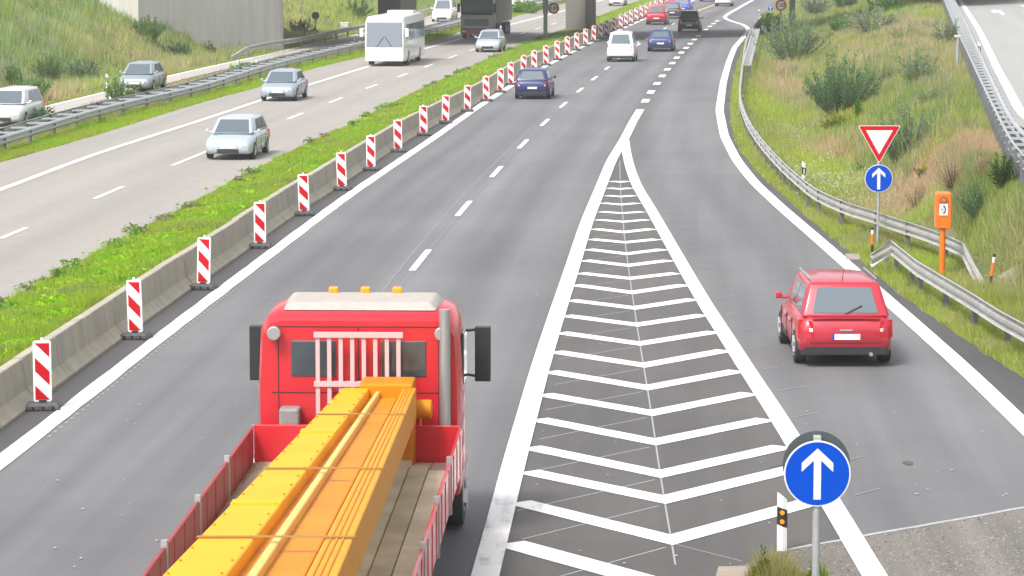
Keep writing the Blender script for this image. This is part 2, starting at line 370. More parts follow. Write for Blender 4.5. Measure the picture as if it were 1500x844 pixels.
for a, b in [(900,838),(712,653),(486,469),(397,366.5),(317,295),(260,244),(217.7,205),(184.5,174.7),(158,150),(135.5,129),(118,112),(102.4,97.9),(89.5,85.5),(78,74.5),(67,63.8),(58.3,55.4),(49.5,46.8),(43.2,40.6),(36.6,34.2),(29.5,27.3),(23.5,21.5)]:
    ribbon('lane_dash', LANE, pyl(0, a), pyl(0, b), .155, WP)
ribbon('yellow_line', LANE, pyl(0, 20.5), pyl(0, 7), .22, M['yellow_paint'])
for v in [148,135.2,122.7,111.7,101.9,92.8,84.8,77.3,70.4,64.3,58.3,52.9,43.7,38.9,34.8,31]:
    c = pyl(0, v); ribbon('block_marking', BLK, c - 1.35, c + 1.35, .33, WP)
for a, b in [(350,334),(291.6,274),(243,222),(174.7,166),(150.7,143.5),(130,124),(113,108),(98.7,94),(85.5,81),(74.7,70.7),(64,60.5),(50.2,47.2),(43.3,40.5),(36,33.5),(30,28),(420,398)]:
    ribbon('lane_dash', OD, pyl(0, a), pyl(0, b), .15, WP, parent=opp)
ribbon('edge_line', OE, 20, 600, .24, WP, parent=opp)
ribbon('edge_line', LU, 20, 600, .22, WP, parent=slip, dx=.18)
ribbon('edge_line', RR, 20, 600, .32, WP, parent=rroad, z=ZR + .006)
for v in (2, 9, 17):
    x_, y_ = at(1490 + v * .6, v, ZR); quad('lane_dash', [(x_-.1, y_-2), (x_+.1, y_-2), (x_+.4, y_+2), (x_+.2, y_+2)], WP, ZR + .006, rroad)
def pq(pts, z=0.): return [at(u, v, z) for u, v in pts]
quad('turn_arrow', pq([(1451,17),(1457,13.5),(1458,15.5),(1466,15.5),(1472,21.5),(1468,22.5),(1463,18),(1457.5,18),(1458,20)], ZR), WP, ZR + .006, rroad)

# chevrons: left end, apex, right end (photo pixels of the stripe's middle)
CHV = [((746,796.7),(985,862),None),((760,736.7),(983.5,792),(1207,731)),((773,691.7),(973,733),(1172,685)),((776.7,656),(967,695.5),(1148,655)),
 ((787.7,615),(960,648.5),(1123,615)),((795.6,578.5),(954.6,606),(1100,577)),((804,545),(948,568.8),(1081,544)),((812.6,516),(943,536),(1063,514)),
 ((820.4,488),(937,504.3),(1047.5,486.8)),((827.7,463),(933,476.6),(1032,462)),((834.7,440.4),(929.3,452),(1017,439)),((842,418.2),(926,429.3),(1004,418)),
 ((848,400.7),(922.8,408.7),(992,400.8)),((855,382),(920,389.6),(981,382)),((860.4,365.8),(918,372.6),(972.5,365.8)),((865.4,351),(915.7,355.8),(963.5,351)),
 ((871,336),(914,340.8),(955.8,336)),((875,322.4),(913,325.6),(948,322.4)),((879,310.7),(912,313),(941.5,310.7)),((883,298),(910.5,300.4),(935,298)),
 ((888,287),(909.5,288.7),(929.5,287)),((891.5,276),(909,277.5),(925,276)),((895.5,266),(908.5,267.2),(921,266))]
for i, (l, a, r) in enumerate(CHV):
    L_ = Vector(at(*l)); A_ = Vector(at(*a)); wd = (.40 if l[1] > 330 else .36) if i else .46
    dl = (A_ - L_).normalized(); nl = Vector((-dl.y, dl.x)) * wd / 2
    mt = M['scuffed_paint'] if i in (0, 4, 5) else WP
    if r:
        R_ = Vector(at(*r)); dr = (R_ - A_).normalized(); nr = Vector((-dr.y, dr.x)) * wd / 2
        k = wd / 2 / max(.3, math.cos(.5 * dl.angle(dr)))
        bis = (nl + nr).normalized() * k
        pts = [L_ + nl, L_ - nl, A_ - bis, R_ - nr, R_ + nr, A_ + bis]
        mb = MB(); mb.add([(p.x, p.y, .012) for p in pts], [(0, 1, 2, 5), (5, 2, 3, 4)]); mb.build('chevron', mt, road)
        m = (A_ - R_).normalized(); q = Vector((-m.y, m.x)) * .011
        if i < 20:
            # the chalk line the painters struck, running on past the apex and past the border
            for p0, p1, sm_ in ((A_ - bis + m * .15, A_ - bis + m * ((A_ - L_).length * 1.08), 'scratch'), (R_ - m * .45 - nr, R_ - m * (.9 + .2 * (i % 3)) - nr, 'scratch_soft')):
                quad('painters_line', [p0 + q, p0 - q, p1 - q, p1 + q], M[sm_], .0085)
    else: quad('chevron', [L_ + nl, L_ - nl, A_ - nl, A_ + nl], mt)
AX = curve([(a[0], a[1]) for _, a, _ in CHV[1:]] + [(908, 240)], sm=2)
ribbon('painters_line', AX, pyl(0, 828), pyl(0, 236), .024, M['scratch_soft'], z=.0072)
ax = at(985, 797); ay = at(1087, 823); quad('painters_line', [(ax[0], ax[1]+.012), (ax[0], ax[1]-.012), (ay[0], ay[1]-.012), (ay[0], ay[1]+.012)], M['scratch'], .0085)
LT = curve([(224,842),(350,690),(470,545),(566,419),(640,327),(700,263),(745,219),(776,190)], sm=3)
ribbon('painters_line', LT, 30, pyl(0, 190), .018, M['scratch_soft'], z=.0085)
ribbon('painters_line', LANE, 30, pyl(0, 100), .014, M['scratch_soft'], z=.0085)
for k in range(120):   # stitched dots of paint along the near side of the left edge line
    y_ = 45 + k * .42; x_ = float(EDGE(y_)) + .215; quad('paint_speck', [(x_, y_), (x_ + .045, y_), (x_ + .055, y_ + .13), (x_, y_ + .13)], M['scratch_soft'], .0085) if k % 1 == 0 else None
sm = MB(); sa, sb = Vector(pa), Vector(pc); d_ = (sb - sa); n_ = Vector((-d_.y, d_.x)).normalized() * .05
pts = []
for i in range(25):
    p = sa + d_ * i / 24; wv = (random.random() - .5) * .03
    pts += [(p.x - n_.x, p.y - n_.y + wv, .012), (p.x + n_.x * .7, p.y + n_.y * .7 + wv, .012)]
sm.add(pts, [(2*i, 2*i+1, 2*i+3, 2*i+2) for i in range(24)]); sm.build('seam', M['seam'], road)
ox = at(1330, 679); mb = MB(); mb.add([(ox[0] + math.cos(t) * .07 * (1 + .2 * math.sin(3*t)), ox[1] + math.sin(t) * .16, .0085) for t in np.linspace(0, 6.28, 14, endpoint=False)], [tuple(range(14))]); mb.build('oil_spot', M['dark_asphalt'], road)


for u0, v0, u1, v1, w_ in ((700,790,760,752,.02),(1120,690,1180,672,.018),(330,700,300,735,.012)):
    a, b = Vector(at(u0, v0)), Vector(at(u1, v1)); d = b - a; n_ = Vector((-d.y, d.x)).normalized() * w_; mb = MB(); vs = []
    for i in range(9):
        p = a + d * i / 8 + n_ * random.uniform(-1.5, 1.5); vs += [(p.x - n_.x*.5, p.y - n_.y*.5, .0092), (p.x + n_.x*.5, p.y + n_.y*.5, .0092)]
    mb.add(vs, [(2*i, 2*i+1, 2*i+3, 2*i+2) for i in range(8)]); mb.build('crack', M['dark_asphalt'], road)
mb = MB()
for k in range(420):
    y_ = 34 + 70 * random.random() ** 1.3; x_ = random.uniform(float(BAR(y_)) + .1, float(RA(y_))); r_ = random.uniform(.008, .022)
    mb.add([(x_ + r_*math.cos(t), y_ + 1.6*r_*math.sin(t), .0225) for t in (0, 1.3, 2.4, 3.9, 5.1)], [(0,1,2,3,4)])
pb = mb.build('grit', M['scratch'], road); pb['kind'] = 'stuff'
mb = MB()
for k in range(1900):
    u_ = random.uniform(1150, 1560); x_, y_ = at(u_, random.uniform(752, 850)); r_ = random.uniform(.008, .022)
    if (y_ - pa[1]) > (pb_[1] - pa[1]) / (pb_[0] - pa[0]) * (x_ - pa[0]) - .1: continue
    a0 = random.uniform(0, 6.28); q = [(x_ + r_*math.cos(a0+t)*random.uniform(.7,1.2), y_ + r_*math.sin(a0+t), .007) for t in (0, 1.6, 3.1, 4.7)]
    mb.add(q + [(x_, y_, .007 + r_*.7)], [(0,1,4),(1,2,4),(2,3,4),(3,0,4)], k % 3)
o_ = mb.build('loose_stones', [mat('brown_stone', (.20,.18,.15), .9), M['dark_asphalt'], mat('grey_stone', (.23,.22,.20), .9)], patch); o_['kind'] = 'stuff'
# ---------------------------------------------------------------- concrete barrier on the median
bar = empty('concrete_barrier', (0, 0, 0), label='long beige concrete barrier between the green median and the dark road', cat='barrier')
prof = [(0, 0), (0, .07), (-.17, .25), (-.235, .72), (-.25, .735), (-.385, .735), (-.40, .72), (-.45, .25), (-.58, .07), (-.58, 0)]
seg = 2.62; y = 30.0; nb_ = 0
while y < 420:
    sub = 2 if y < 200 else 1
    rings = []; jx = random.uniform(-.014, .014); jz = random.uniform(-.008, .008)
    for k in range(sub + 1):
        yy = y + .02 + (seg - .04) * k / sub; x = float(BAR(yy)); tx = (float(BAR(yy + .5)) - float(BAR(yy - .5)))
        rings.append([(x + p + jx, yy - tx * p, q - .02 + jz) for p, q in prof])
    mb = MB(); mb.loft(rings); o = mb.build('barrier_segment', M['concrete'], bar); nb_ += 1
    y += seg
# filler deep in the joints so that they read as dark gaps, not slots of light
mb = MB(); rings = [[(float(BAR(yy)) + .80 * (p + .29) - .29, yy, q * .90 - .02) for p, q in prof] for yy in np.arange(30, 421, 3.)]
mb.loft(rings); mb.build('joint_filler', mat('dark_joint_filler', (.10,.09,.075), .9), bar)

# ---------------------------------------------------------------- striped delineators
PW, PH = .285, .965
def panel_mesh():
    mb = MB(); mb.prism(rrect(PW, PH, .035, 0, .12 + PH/2), -.02, .02); mb.prism(rrect(.045, .06, .02, 0, .12 + PH + .02), -.015, .015)
    return mb.mesh('panel', M['white'], bevel=.004, seg=1)
def clip(poly, f):
    out = []
    for i in range(len(poly)):
        a, b = poly[i], poly[(i+1) % len(poly)]; fa, fb = f(a), f(b)
        if fa >= 0: out.append(a)
        if (fa >= 0) != (fb >= 0): t = fa / (fa - fb); out.append((a[0] + (b[0]-a[0])*t, a[1] + (b[1]-a[1])*t))
    return out
def stripes_mesh():
    hw = PW/2 - .03; z0 = .12 + .035; z1 = .12 + PH - .035; Wd = 2*hw; mb = MB()
    sheet_ = [(-hw, z0), (-hw, z1), (hw, z1), (hw, z0)]; mb.prism(sheet_, -.0225, -.019, 0)
    H_ = z1 - z0; wh = (H_ + 0*Wd - 1.0*Wd*1.0 - Wd) / 2 - 0.0
    ph = lambda p: (z1 - p[1]) - (p[0] + hw)
    a = (H_ - 2*Wd*1.0) * .34 + .0
    r1 = (-10, 0); gap = (H_ - Wd - Wd*.95) / 2
    for lo, hi in ((-10, 0), (gap, gap + Wd*.95), (H_ - Wd, 10)):
        p = clip(clip(sheet_, lambda q: ph(q) - lo), lambda q: hi - ph(q))
        if len(p) > 2: mb.prism(p, -.0245, -.022, 1)
    return mb.mesh('stripe_sheet', [M['sheet_white'], M['sheet_red']])
def base_mesh():
    mb = MB(); mb.loft([[(-.27,-.2,0),(.27,-.2,0),(.27,.2,0),(-.27,.2,0)], [(-.27,-.2,.05),(.27,-.2,.05),(.27,.2,.05),(-.27,.2,.05)], [(-.22,-.15,.115),(.22,-.15,.115),(.22,.15,.115),(-.22,.15,.115)]])
    for x in (-.22, -.07, .07, .22): mb.box(x-.03, x+.03, -.212, .212, .012, .085)
    return mb.mesh('rubber_base', M['rubber'], bevel=.01, seg=1)
pm, stm, bm_ = panel_mesh(), stripes_mesh(), base_mesh()
knob = MB(); knob.box(-.06,.06,-.05,.05,.11,.15); knob = knob.mesh('foot_clamp', M['black'])
lugs = MB()
for x in (-.15, 0, .15): lugs.box(x-.022, x+.022, -.217, -.19, .02, .075)
lugs = lugs.mesh('recess_shade', M['black'])  # raised black blocks, painting in the shade between the ribs
bk = [(63,600),(199,496.5),(298,424),(381,363.5),(445,316),(496,279),(541,250),(582,223),(616,199),(646,181),(673,164),(698,148.8),(721.6,136),(739.6,125),(759.6,113),(776,104.5),(792.6,96.2),(806,88.3),(820.4,81),(833.4,74.2),(846,67.6),(858,61.8),(871,57),(880,52.5),(890.6,47.3),(900,42.5),(909,38.8),(918.6,35.2),(926.6,31.2),(934.6,27.8),(943.4,24.3),(951,21),(958,18),(965,15),(972,12),(979,9.2),(986,6.5)]
first = None
for i, (u, v) in enumerate(bk):
    x, y = at(u, v); x = max(x, float(BAR(y)) + .22)
    lab = f'red and white striped delineator plate along the barrier, {ORD[i]} from the camera' if i else 'red and white striped delineator plate on a rubber foot, nearest the camera'
    rz = random.uniform(-.22, .14)
    if i == 0:
        first = empty('delineator', (x, y, .004), rz, lab, 'delineator', 'striped delineator plates along the concrete barrier')
        b0 = link('rubber_foot', bm_, first); link('recess_shade', lugs, b0)
        p0 = link('panel', pm, first); link('stripe_sheet', stm, p0); link('foot_clamp', knob, first)
    else:
        t = copy_thing(first, (x, y, .004), rz, lab); t.rotation_euler[1] = random.uniform(-.03, .03); t.rotation_euler[0] = random.uniform(-.04, .04)

# ---------------------------------------------------------------- steel guardrails
WAVE = [(0,-.155),(.035,-.15),(.08,-.11),(.08,-.07),(.02,-.025),(.02,.025),(.08,.07),(.08,.11),(.035,.15),(0,.155),(-.012,.15),(.066,.105),(.066,.075),(.006,.03),(.006,-.03),(.066,-.075),(.066,-.105),(-.012,-.15)]
def crom(P, step):
    P = [Vector(p) for p in P]; out = []
    for i in range(len(P) - 1):
        a = P[max(i-1, 0)]; b = P[i]; c = P[i+1]; d = P[min(i+2, len(P)-1)]
        n = max(1, int((c - b).length / step))
        for k in range(n):
            t = k / n; out.append(.5 * ((2*b) + (c-a)*t + (2*a-5*b+4*c-d)*t*t + (3*b-a-3*c+d)*t**3))
    return out + [P[-1]]
def beam(path, side=1, name='beam', m=None, parent=None, prof=WAVE):
    rings = []
    for i, p in enumerate(path):
        t = (path[min(i+1, len(path)-1)] - path[max(i-1, 0)]); t.z = 0; t.normalize(); n = Vector((t.y, -t.x, 0)) * side
        rings.append([p + n * a + Vector((0, 0, b)) for a, b in prof])
    mb = MB(); mb.loft(rings); return mb.build(name, m or M['rail'], parent, smooth=50)
def post_at(p, top, parent, h0=-.5, sx=.05, sy=.07):
    mb = MB(); mb.box(-sx, sx, -sy, -sy+.012, h0, top); mb.box(-sx, sx, sy-.012, sy, h0, top); mb.box(-.008, .008, -sy+.012, sy-.012, h0, top)
    return mb
POST = {}
def add_post(parent, x, y, zg, zt):
    k = round(zt - zg, 1)
    if k not in POST:
        mb = MB(); h = k
        mb.box(-.05,.05,-.06,-.045,-.35,h); mb.box(-.05,.05,.045,.06,-.35,h); mb.box(-.05,-.038,-.045,.045,-.35,h)
        POST[k] = mb.mesh('post', M['post'])
    return link('post', POST[k], parent, (x, y, zg), random.uniform(-.1, .1))
# rail that curves along the slip lane and dips to the ground at its near end
def railpts(pxs, h):
    out = []
    for q in pxs:
        u, v = q[:2]; hh = q[2] if len(q) > 2 else h; x, y, z = on(u, v, hh); out.append((x, y, z + hh))
    return out
RH = .56
pr1 = railpts([(1116,24),(1103,42),(1096,55),(1091,70),(1087.5,94),(1084.5,120),(1083,136),(1084.5,153),(1094.5,180),(1112.8,208),(1139,238),(1166,263),(1196,286),(1245.5,308),(1280,318),(1301,326),(1351,342),(1381,353),(1409.5,366),(1424,396,.32),(1440,424,.02)], RH)
g1 = empty('guardrail', (pr1[-1][0], pr1[-1][1], 0), label='long grey guardrail curving along the slip lane, bent down to the grass at its end', cat='guardrail')
def wparent(o, p): o.parent = p; o.matrix_parent_inverse = Matrix.Translation(-Vector(p.location)); return o
path = crom(pr1[:-3], 1.2) + [Vector(p) for p in pr1[-3:]][0:]
o = beam(path, -1, parent=None); wparent(o, g1)
acc = 0; prev = path[0]
for p in path[1:-2]:
    acc += (p - prev).length; prev = p
    if acc > 2.0 and p.y < 290:
        acc = 0; wparent(add_post(None, p.x + .07, p.y, float(hgt(p.x, p.y)), p.z + .1), g1)
pr2 = railpts([(1277.6,381,.30),(1304.8,363,.55),(1341,392.5),(1381,416.7),(1421.6,441),(1462,467),(1500,488),(1560,524),(1640,575)], RH)
g2 = empty('guardrail', (pr2[0][0], pr2[0][1], 0), label='near grey guardrail starting with a knee before the orange emergency phone', cat='guardrail')
path = [Vector(p) for p in pr2[:2]] + crom(pr2[2:], 1.2)
wparent(beam(path, -1), g2)
for u, v in [(1299,391),(1313,399),(1336,418),(1348,431),(1385,452),(1427.6,482),(1476,510),(1530,545),(1590,585)]:
    x, y, z = on(u, v); wparent(add_post(None, x, y, z, RH + .05), g2)
# double rail with cross braces on the far left, between the two roads
def ladder(name, fx1, fx2, y0, y1, zf, dy, label, mA, rung, postdy=4.0):
    g = empty(name, (float(fx1(y0)), y0, float(zf(y0))), label=label, cat='guardrail')
    for fx, sd_ in ((fx1, 1), (fx2, -1)):
        pth = [Vector((float(fx(y)), y, float(zf(y)))) for y in np.arange(y0, y1, 3.0)]
        wparent(beam(pth, sd_, m=mA), g)
    rm = {}
    for y in np.arange(y0 + .5, y1 - .5, dy):
        a, b = float(fx1(y)), float(fx2(y)); wd = round(abs(b - a), 1)
        if wd not in rm:
            mb = MB(); mb.box(-wd/2 + .02, wd/2 - .02, -.05, .05, -.03, .03); rm[wd] = mb.mesh('brace', rung)
        wparent(link('brace', rm[wd], None, ((a + b)/2, y, float(zf(y)) + .08)), g)
    for y in np.arange(y0 + .5, y1, postdy):
        for fx in (fx1, fx2):
            x = float(fx(y)); zg = float(hgt(x, y)); wparent(add_post(None, x, y, zg, float(zf(y)) + .1), g)
    return g
GA = curve([(0,207),(161,157),(300,129),(368.5,104),(450,84),(541,64),(626,45),(680,32),(740,15),(792,6)], z=.42, sm=6)
ladder('guardrail', GA, lambda y: GA(y) - .95, 95, 330, lambda y: .42, 2.6, 'long double guardrail between the beige carriageway and the left slip road', M['steel'], M['steel'], 4.0)
ladder('guardrail', RC, RB, 52, 330, lambda y: ZR + .62, 2.1, 'double guardrail with ladder-like braces beside the upper road at the right', M['steel'], M['steel'], 2.1)
# rail before the bridge piers beside the left slip road
pr3 = [at(u, v, z) + (z,) for u, v, z in [(338,86,.05),(361,72,.5),(392,65,.55),(444,57,.55),(499,45,.55),(544,37,.55),(585,26,.55),(616,18,.55),(650,8,.55)]]
g3 = empty('guardrail', (pr3[0][0], pr3[0][1], 0), label='dark guardrail ramping up in front of the rounded bridge pier on the left', cat='guardrail')
path = [Vector(p) for p in pr3[:1]] + crom(pr3[1:], 1.5); wparent(beam(path, 1), g3)
acc = 3; prev = path[0]
for p in path[2:]:
    acc += (p - prev).length; prev = p
    if acc > 3.6: acc = 0; wparent(add_post(None, p.x - .08, p.y, -.03, .62), g3)
# grid panel laid over the start of the curved rail
q = [at(u, v, z_) + (z_,) for u, v, z_ in ((1088,95,.62),(1099,95,.62),(1112.5,43,.62),(1103.5,43,.62))]
gm = empty('mesh_panel', q[0], label='flat grey grid panel lying on the curved guardrail below the bridge shadow', cat='rail panel')
mb = MB(); n = 26
A, B, D, E_ = [Vector(p) - Vector(q[0]) for p in q]
for i in range(n + 1):
    t = i / n; l = A.lerp(E_, t); r = B.lerp(D, t); mb.cyl(l, r, .05, n=4)
mb.cyl(A, E_, .07, n=5); mb.cyl(B, D, .07, n=5); mb.build('grid', M['steel'], gm)
mb = MB()
for t in (.02, .35, .68, .98):
    p = B.lerp(D, t); mb.box(p.x-.04, p.x+.04, p.y-.04, p.y+.04, -.65, 0)
mb.build('legs', M['post'], gm)

# ---------------------------------------------------------------- signs
def arrow_poly(s, cz):
    P = [(-.022*5,-.36),(.11,-.36),(.11,.17),(.235,.045),(.235,.185),(0,.40),(-.235,.185),(-.235,.045),(-.11,.17)]
    k = s / .5
    q = [(-.055,-.39),(.055,-.39),(.055,.20),(.235,.03),(.235,.165),(0,.385),(-.235,.165),(-.235,.03),(-.055,.20)]
    return [(x*k, cz + z_*k) for x, z_ in q]
def disc_sign(par, r, cz, y=-.035, back=True):
    mb = MB(); mb.prism(fan(40, r, 0, cz), y, y + .012); o = mb.build('disc', M['sheet_white'], par, bevel=.002, seg=1)
    mb = MB(); mb.prism(fan(40, r*.955, 0, cz), y - .003, y); mb.build('blue_face', M['sheet_blue'], o)
    mb = MB(); p = arrow_poly(r*1.0, cz); mb.add([(x, y - .0055, z_) for x, z_ in p], [(0,1,2,8),(2,3,4,5),(5,6,7,8),(8,2,5)]); mb.build('arrow', M['sheet_white'], o)
    return o
# blue keep-straight disc in the foreground, a second disc back to back with it
fy = 27.6
s_ = FP / fy * 1.0
fx = (1200 - 750) / FP * fy * 1.006
zc = CH - (704 + 105) / FP * fy * .993 
fs = empty('traffic_sign', (fx, fy, 0), 0, 'large blue round sign with white up arrow beside the white guide post in the foreground', 'traffic sign')
rs = 49.5 / FP * fy * 1.003
mb = MB(); mb.cyl((0,0,-.3),(0,0,zc + rs*1.12), .036, n=16); mb.build('pole', M['pole'], fs, smooth=True)
disc_sign(fs, rs, zc, -.05)
mb = MB(); mb.prism(fan(40, rs*1.01, 0, zc + .072), .045, .057); mb.build('rear_disc', M['sign_back'], fs, bevel=.002, seg=1)
mb = MB(); mb.box(-.034,.034,-.042,.044, zc + rs*.98, zc + rs*1.13); mb.box(-.05,.05,-.046,.046, zc - rs*.5, zc - rs*.45); mb.build('clamp', mat('pale_clamp_metal', (.36,.40,.38), .5, .2), fs, bevel=.004, seg=1)
# yield + arrow sign
x, y, z = on(1285.5, 361)
sc_ = FP / y * 1.0
ys_ = empty('traffic_sign', (x, y, z), 0, 'white triangular yield sign with red border above a small blue arrow disc on one pole', 'traffic sign')
hz_ = lambda v: CH - (v + 105) / FP * y * .99 - z
mb = MB(); mb.cyl((0,0,-.2),(0,0,hz_(186) + .03), .032, n=12); mb.build('pole', M['pole'], ys_, smooth=True)
zt, zb = hz_(185), hz_(241.5); hw = 31.5 / sc_
def tri(k, y0, y1, mi, mb, rc=.03):
    cz = zt - (zt - zb) / 3; c = [(-hw, zt), (hw, zt), (0, zb)]; P = []
    c = [(a[0]*k, cz + (a[1]-cz)*k) for a in c]
    for i in range(3):
        a, b, d = Vector(c[i-1]), Vector(c[i]), Vector(c[(i+1) % 3])
        for t in (0, .5, 1):
            e = (a-b).normalized()*rc*(1-t) + (d-b).normalized()*rc*t; P.append(tuple(b + e * (1 if t != .5 else .62)))
    mb.prism(P, y0, y1, mi)
mb = MB(); tri(1, -.045, -.036, 0, mb, .04); o = mb.build('triangle', M['sheet_white'], ys_)
mb = MB(); tri(.955, -.048, -.045, 0, mb, .035); mb.build('red_border', M['sheet_red'], o)
mb = MB(); tri(.63, -.051, -.048, 0, mb, .008); mb.build('white_centre', M['sheet_white'], o)
disc_sign(ys_, 20.5 / sc_, hz_(263.5), -.045)
mb = MB(); mb.box(-.045,.045,-.036,.045, hz_(262), hz_(259)); mb.box(-.045,.045,-.036,.045, hz_(200), hz_(197)); mb.box(-.034,.034,-.034,.034, hz_(333), hz_(328)); mb.build('clamp', M['pole'], ys_)
# speed limit signs
FONT = {}
def text_mesh(txt, size):
    cu = bpy.data.curves.new('digits', 'FONT'); cu.body = txt; cu.size = size; cu.align_x = 'CENTER'; cu.align_y = 'CENTER'; cu.offset = size * .02
    o = bpy.data.objects.new('digits', cu); C.objects.link(o); bpy.context.view_layer.update()
    me = bpy.data.meshes.new_from_object(o.evaluated_get(bpy.context.evaluated_depsgraph_get())); C.objects.unlink(o); bpy.data.objects.remove(o)
    me.transform(Matrix.Rotation(math.pi/2, 4, 'X')); me.materials.clear(); me.materials.append(M['black']); return me
def speed_sign(par, r, cz, cx=0., y=-.09):
    mb = MB(); mb.prism(fan(32, r, cx, cz), y, y + .02); o = mb.build('disc', M['sheet_white'], par)
    mb = MB(); a = fan(32, r*.97, cx, cz); b = fan(32, r*.70, cx, cz)
    mb.add([(p[0], y - .004, p[1]) for p in a + b], [(i, (i+1) % 32, 32 + (i+1) % 32, 32 + i) for i in range(32)]); mb.build('red_ring', M['sheet_red'], o)
    t = link('digits', text_mesh('120', r * .85), o); t.location = (cx, y - .004, cz)
gx, gy, gz = on(1160, 46)
def zof(v, y): return CH - (v + 105) / FP * y * .987
# sign bridge: both green legs and the beam above the frame
lx, ly, lz = on(799, 56)
gl_ = empty('sign_gantry', (lx, ly, 0), 0, 'pale green steel gantry with one leg on the median and one on the right bank', 'gantry')
H_ = 6.6
mb = MB(); mb.box(-.14,.14,-.14,.14,-.1,zof(20, ly)); mb.box(-.19,.19,-.19,.19, zof(20, ly), H_); mb.build('leg', M['green_metal'], gl_, bevel=.02)
mb = MB(); mb.box(-.55,.55,-.45,.45,-.2,.12); mb.build('footing', M['slab'], gl_)
dx_, dy_ = gx - lx, gy - ly
mb = MB(); mb.box(dx_-.2,dx_+.2,dy_-.19,dy_+.19,-.1,H_); mb.build('leg', M['green_metal'], gl_, bevel=.02)
mb = MB()
for zz in (H_, H_ + .9): mb.loft([[(0,-.15,zz),(0,.15,zz),(0,.15,zz+.2),(0,-.15,zz+.2)], [(dx_,dy_-.15,zz),(dx_,dy_+.15,zz),(dx_,dy_+.15,zz+.2),(dx_,dy_-.15,zz+.2)]])
for k in range(12):
    t = k / 12; a = Vector((dx_*t, dy_*t, H_+.1)); b = Vector((dx_*(t+.5/12), dy_*(t+.5/12), H_+1)); e = Vector((dx_*(t+1/12), dy_*(t+1/12), H_+.1)); mb.cyl(a, b, .05, n=5); mb.cyl(b, e, .05, n=5)
mb.build('truss', M['green_metal'], gl_)
# the speed sign carried by the median leg
sgn = empty('speed_sign', (lx, ly, 0), 0, 'small round speed limit sign with red ring beside the gantry leg on the median', 'traffic sign')
s1 = FP / ly; speed_sign(sgn, 8.2 / s1, zof(12.5, ly), 12 / s1, -.22)
mb = MB(); mb.box(-.02, 12/s1, -.20, -.18, zof(14, ly), zof(12, ly)); mb.build('bracket', M['green_metal'], sgn)
x, y, z = on(1143.5, 52)
sg = empty('speed_sign', (x, y, z), 0, 'round speed limit sign on its own pole, right of the slip lane near the top', 'traffic sign'); s1 = FP / y
mb = MB(); mb.cyl((0,0,-.2),(0,0,zof(-12,y)-z), .085, n=10); mb.build('pole', M['green_metal'], sg, smooth=True)
speed_sign(sg, 8.3 / s1, zof(8, y) - z); 
mb = MB(); mb.prism(rrect(.75,.42,.03,0,zof(-6,y)-z), -.11, -.09); mb.build('upper_plate', M['sheet_white'], sg)
x, y = at(1128.5, 31); s1 = FP / y
sb = empty('traffic_sign', (x, y, 0), 0, 'tiny blue round sign on a thin pole behind the bright green round bush', 'traffic sign')
mb = MB(); mb.cyl((0,0,-.2),(0,0,zof(12,y)), .035, n=6); mb.build('pole', M['pole'], sb); disc_sign(sb, 4.0/s1, zof(12.5,y), -.05)
x, y = at(462.5, 55); s1 = FP / y
sb = empty('traffic_sign', (x, y, hgt(x, y)), 0, 'dark back of a round sign on a thin pole on the left bank', 'traffic sign')
mb = MB(); mb.cyl((0,0,-.2),(0,0,zof(20,y)), .045, n=6); mb.build('pole', M['pole'], sb); mb = MB(); mb.prism(fan(24, 5.6/s1, 0, zof(22.5,y)), -.05, -.03); mb.build('disc', M['sign_back'], sb)
x, y = at(445, 66); s1 = FP / y
sb = empty('signal_post', (x, y, hgt(x, y)), 0, 'thin dark post with a small box on top behind the guardrail', 'post')
mb = MB(); mb.cyl((0,0,-.2),(0,0,zof(37,y)), .05, n=6); mb.build('pole', M['post'], sb); mb = MB(); mb.box(-.10,.10,-.09,.09,zof(40,y),zof(34,y)); mb.build('box', M['black'], sb)
x, y = at(505, 46)
cb = empty('cabinet', (x, y, float(hgt(x, y))), -.15, 'small white electrical cabinet on the far left bank', 'cabinet')
mb = MB(); mb.box(-.3,.3,-.25,.25,-.1,.62); mb.build('housing', M['white'], cb, bevel=.02); mb = MB(); mb.box(-.34,.34,-.29,.29,.62,.68); mb.build('lid', M['white'], cb, bevel=.01)
mb = MB(); mb.box(-.27,.27,-.262,-.25,.02,.58); mb.build('door', M['sheet_white'], cb)

# guide posts
def guide_post(u, v, label, h=1.0, tilt=0., refl=False, base=None, wd=.12):
    x, y, z = base or on(u, v)
    g = empty('guide_post', (x, y, z), .05, label, 'guide post', 'white guide posts with black band'); g.rotation_euler[1] = tilt
    pr = [(-wd/2, 0), (0, -.035), (wd/2, 0), (wd/2*.6, .055), (-wd/2*.6, .055)]
    def ring(z_, k=1): return [(a*k, b*k, z_) for a, b in pr]
    mb = MB(); r = ring(h); r = [(a, b, h - .10 * (a + wd/2) / wd) for a, b in [(q[0], q[1]) for q in r]]
    mb.loft([ring(-.3), r]); mb.build('body', M['white'], g, bevel=.004, seg=1)
    zt_, zb_ = h - .20, h - .42; sl = .05
    mb = MB(); r1 = [(a*1.03, b*1.03 - .0015, zb_ - sl * a / wd) for a, b in pr]; r2 = [(a*1.03, b*1.03 - .0015, zt_ - sl * a / wd) for a, b in pr]; mb.loft([r1, r2]); bnd = mb.build('black_band', M['black'], g)
    if refl:
        for zz in (zt_ - .05, zb_ + .06):
            mb = MB(); mb.cyl((-.005,-.05,zz),(-.005,-.02,zz), .028, n=16); mb.build('reflector', M['amber'], bnd)
    else:
        mb = MB(); mb.box(-.018,.018,-.044,-.03, zb_+.03, zt_-.04); mb.build('reflector', M['sheet_white'], bnd)
    return g
py = 36.6; px_ = (1152 - 750) / FP * py
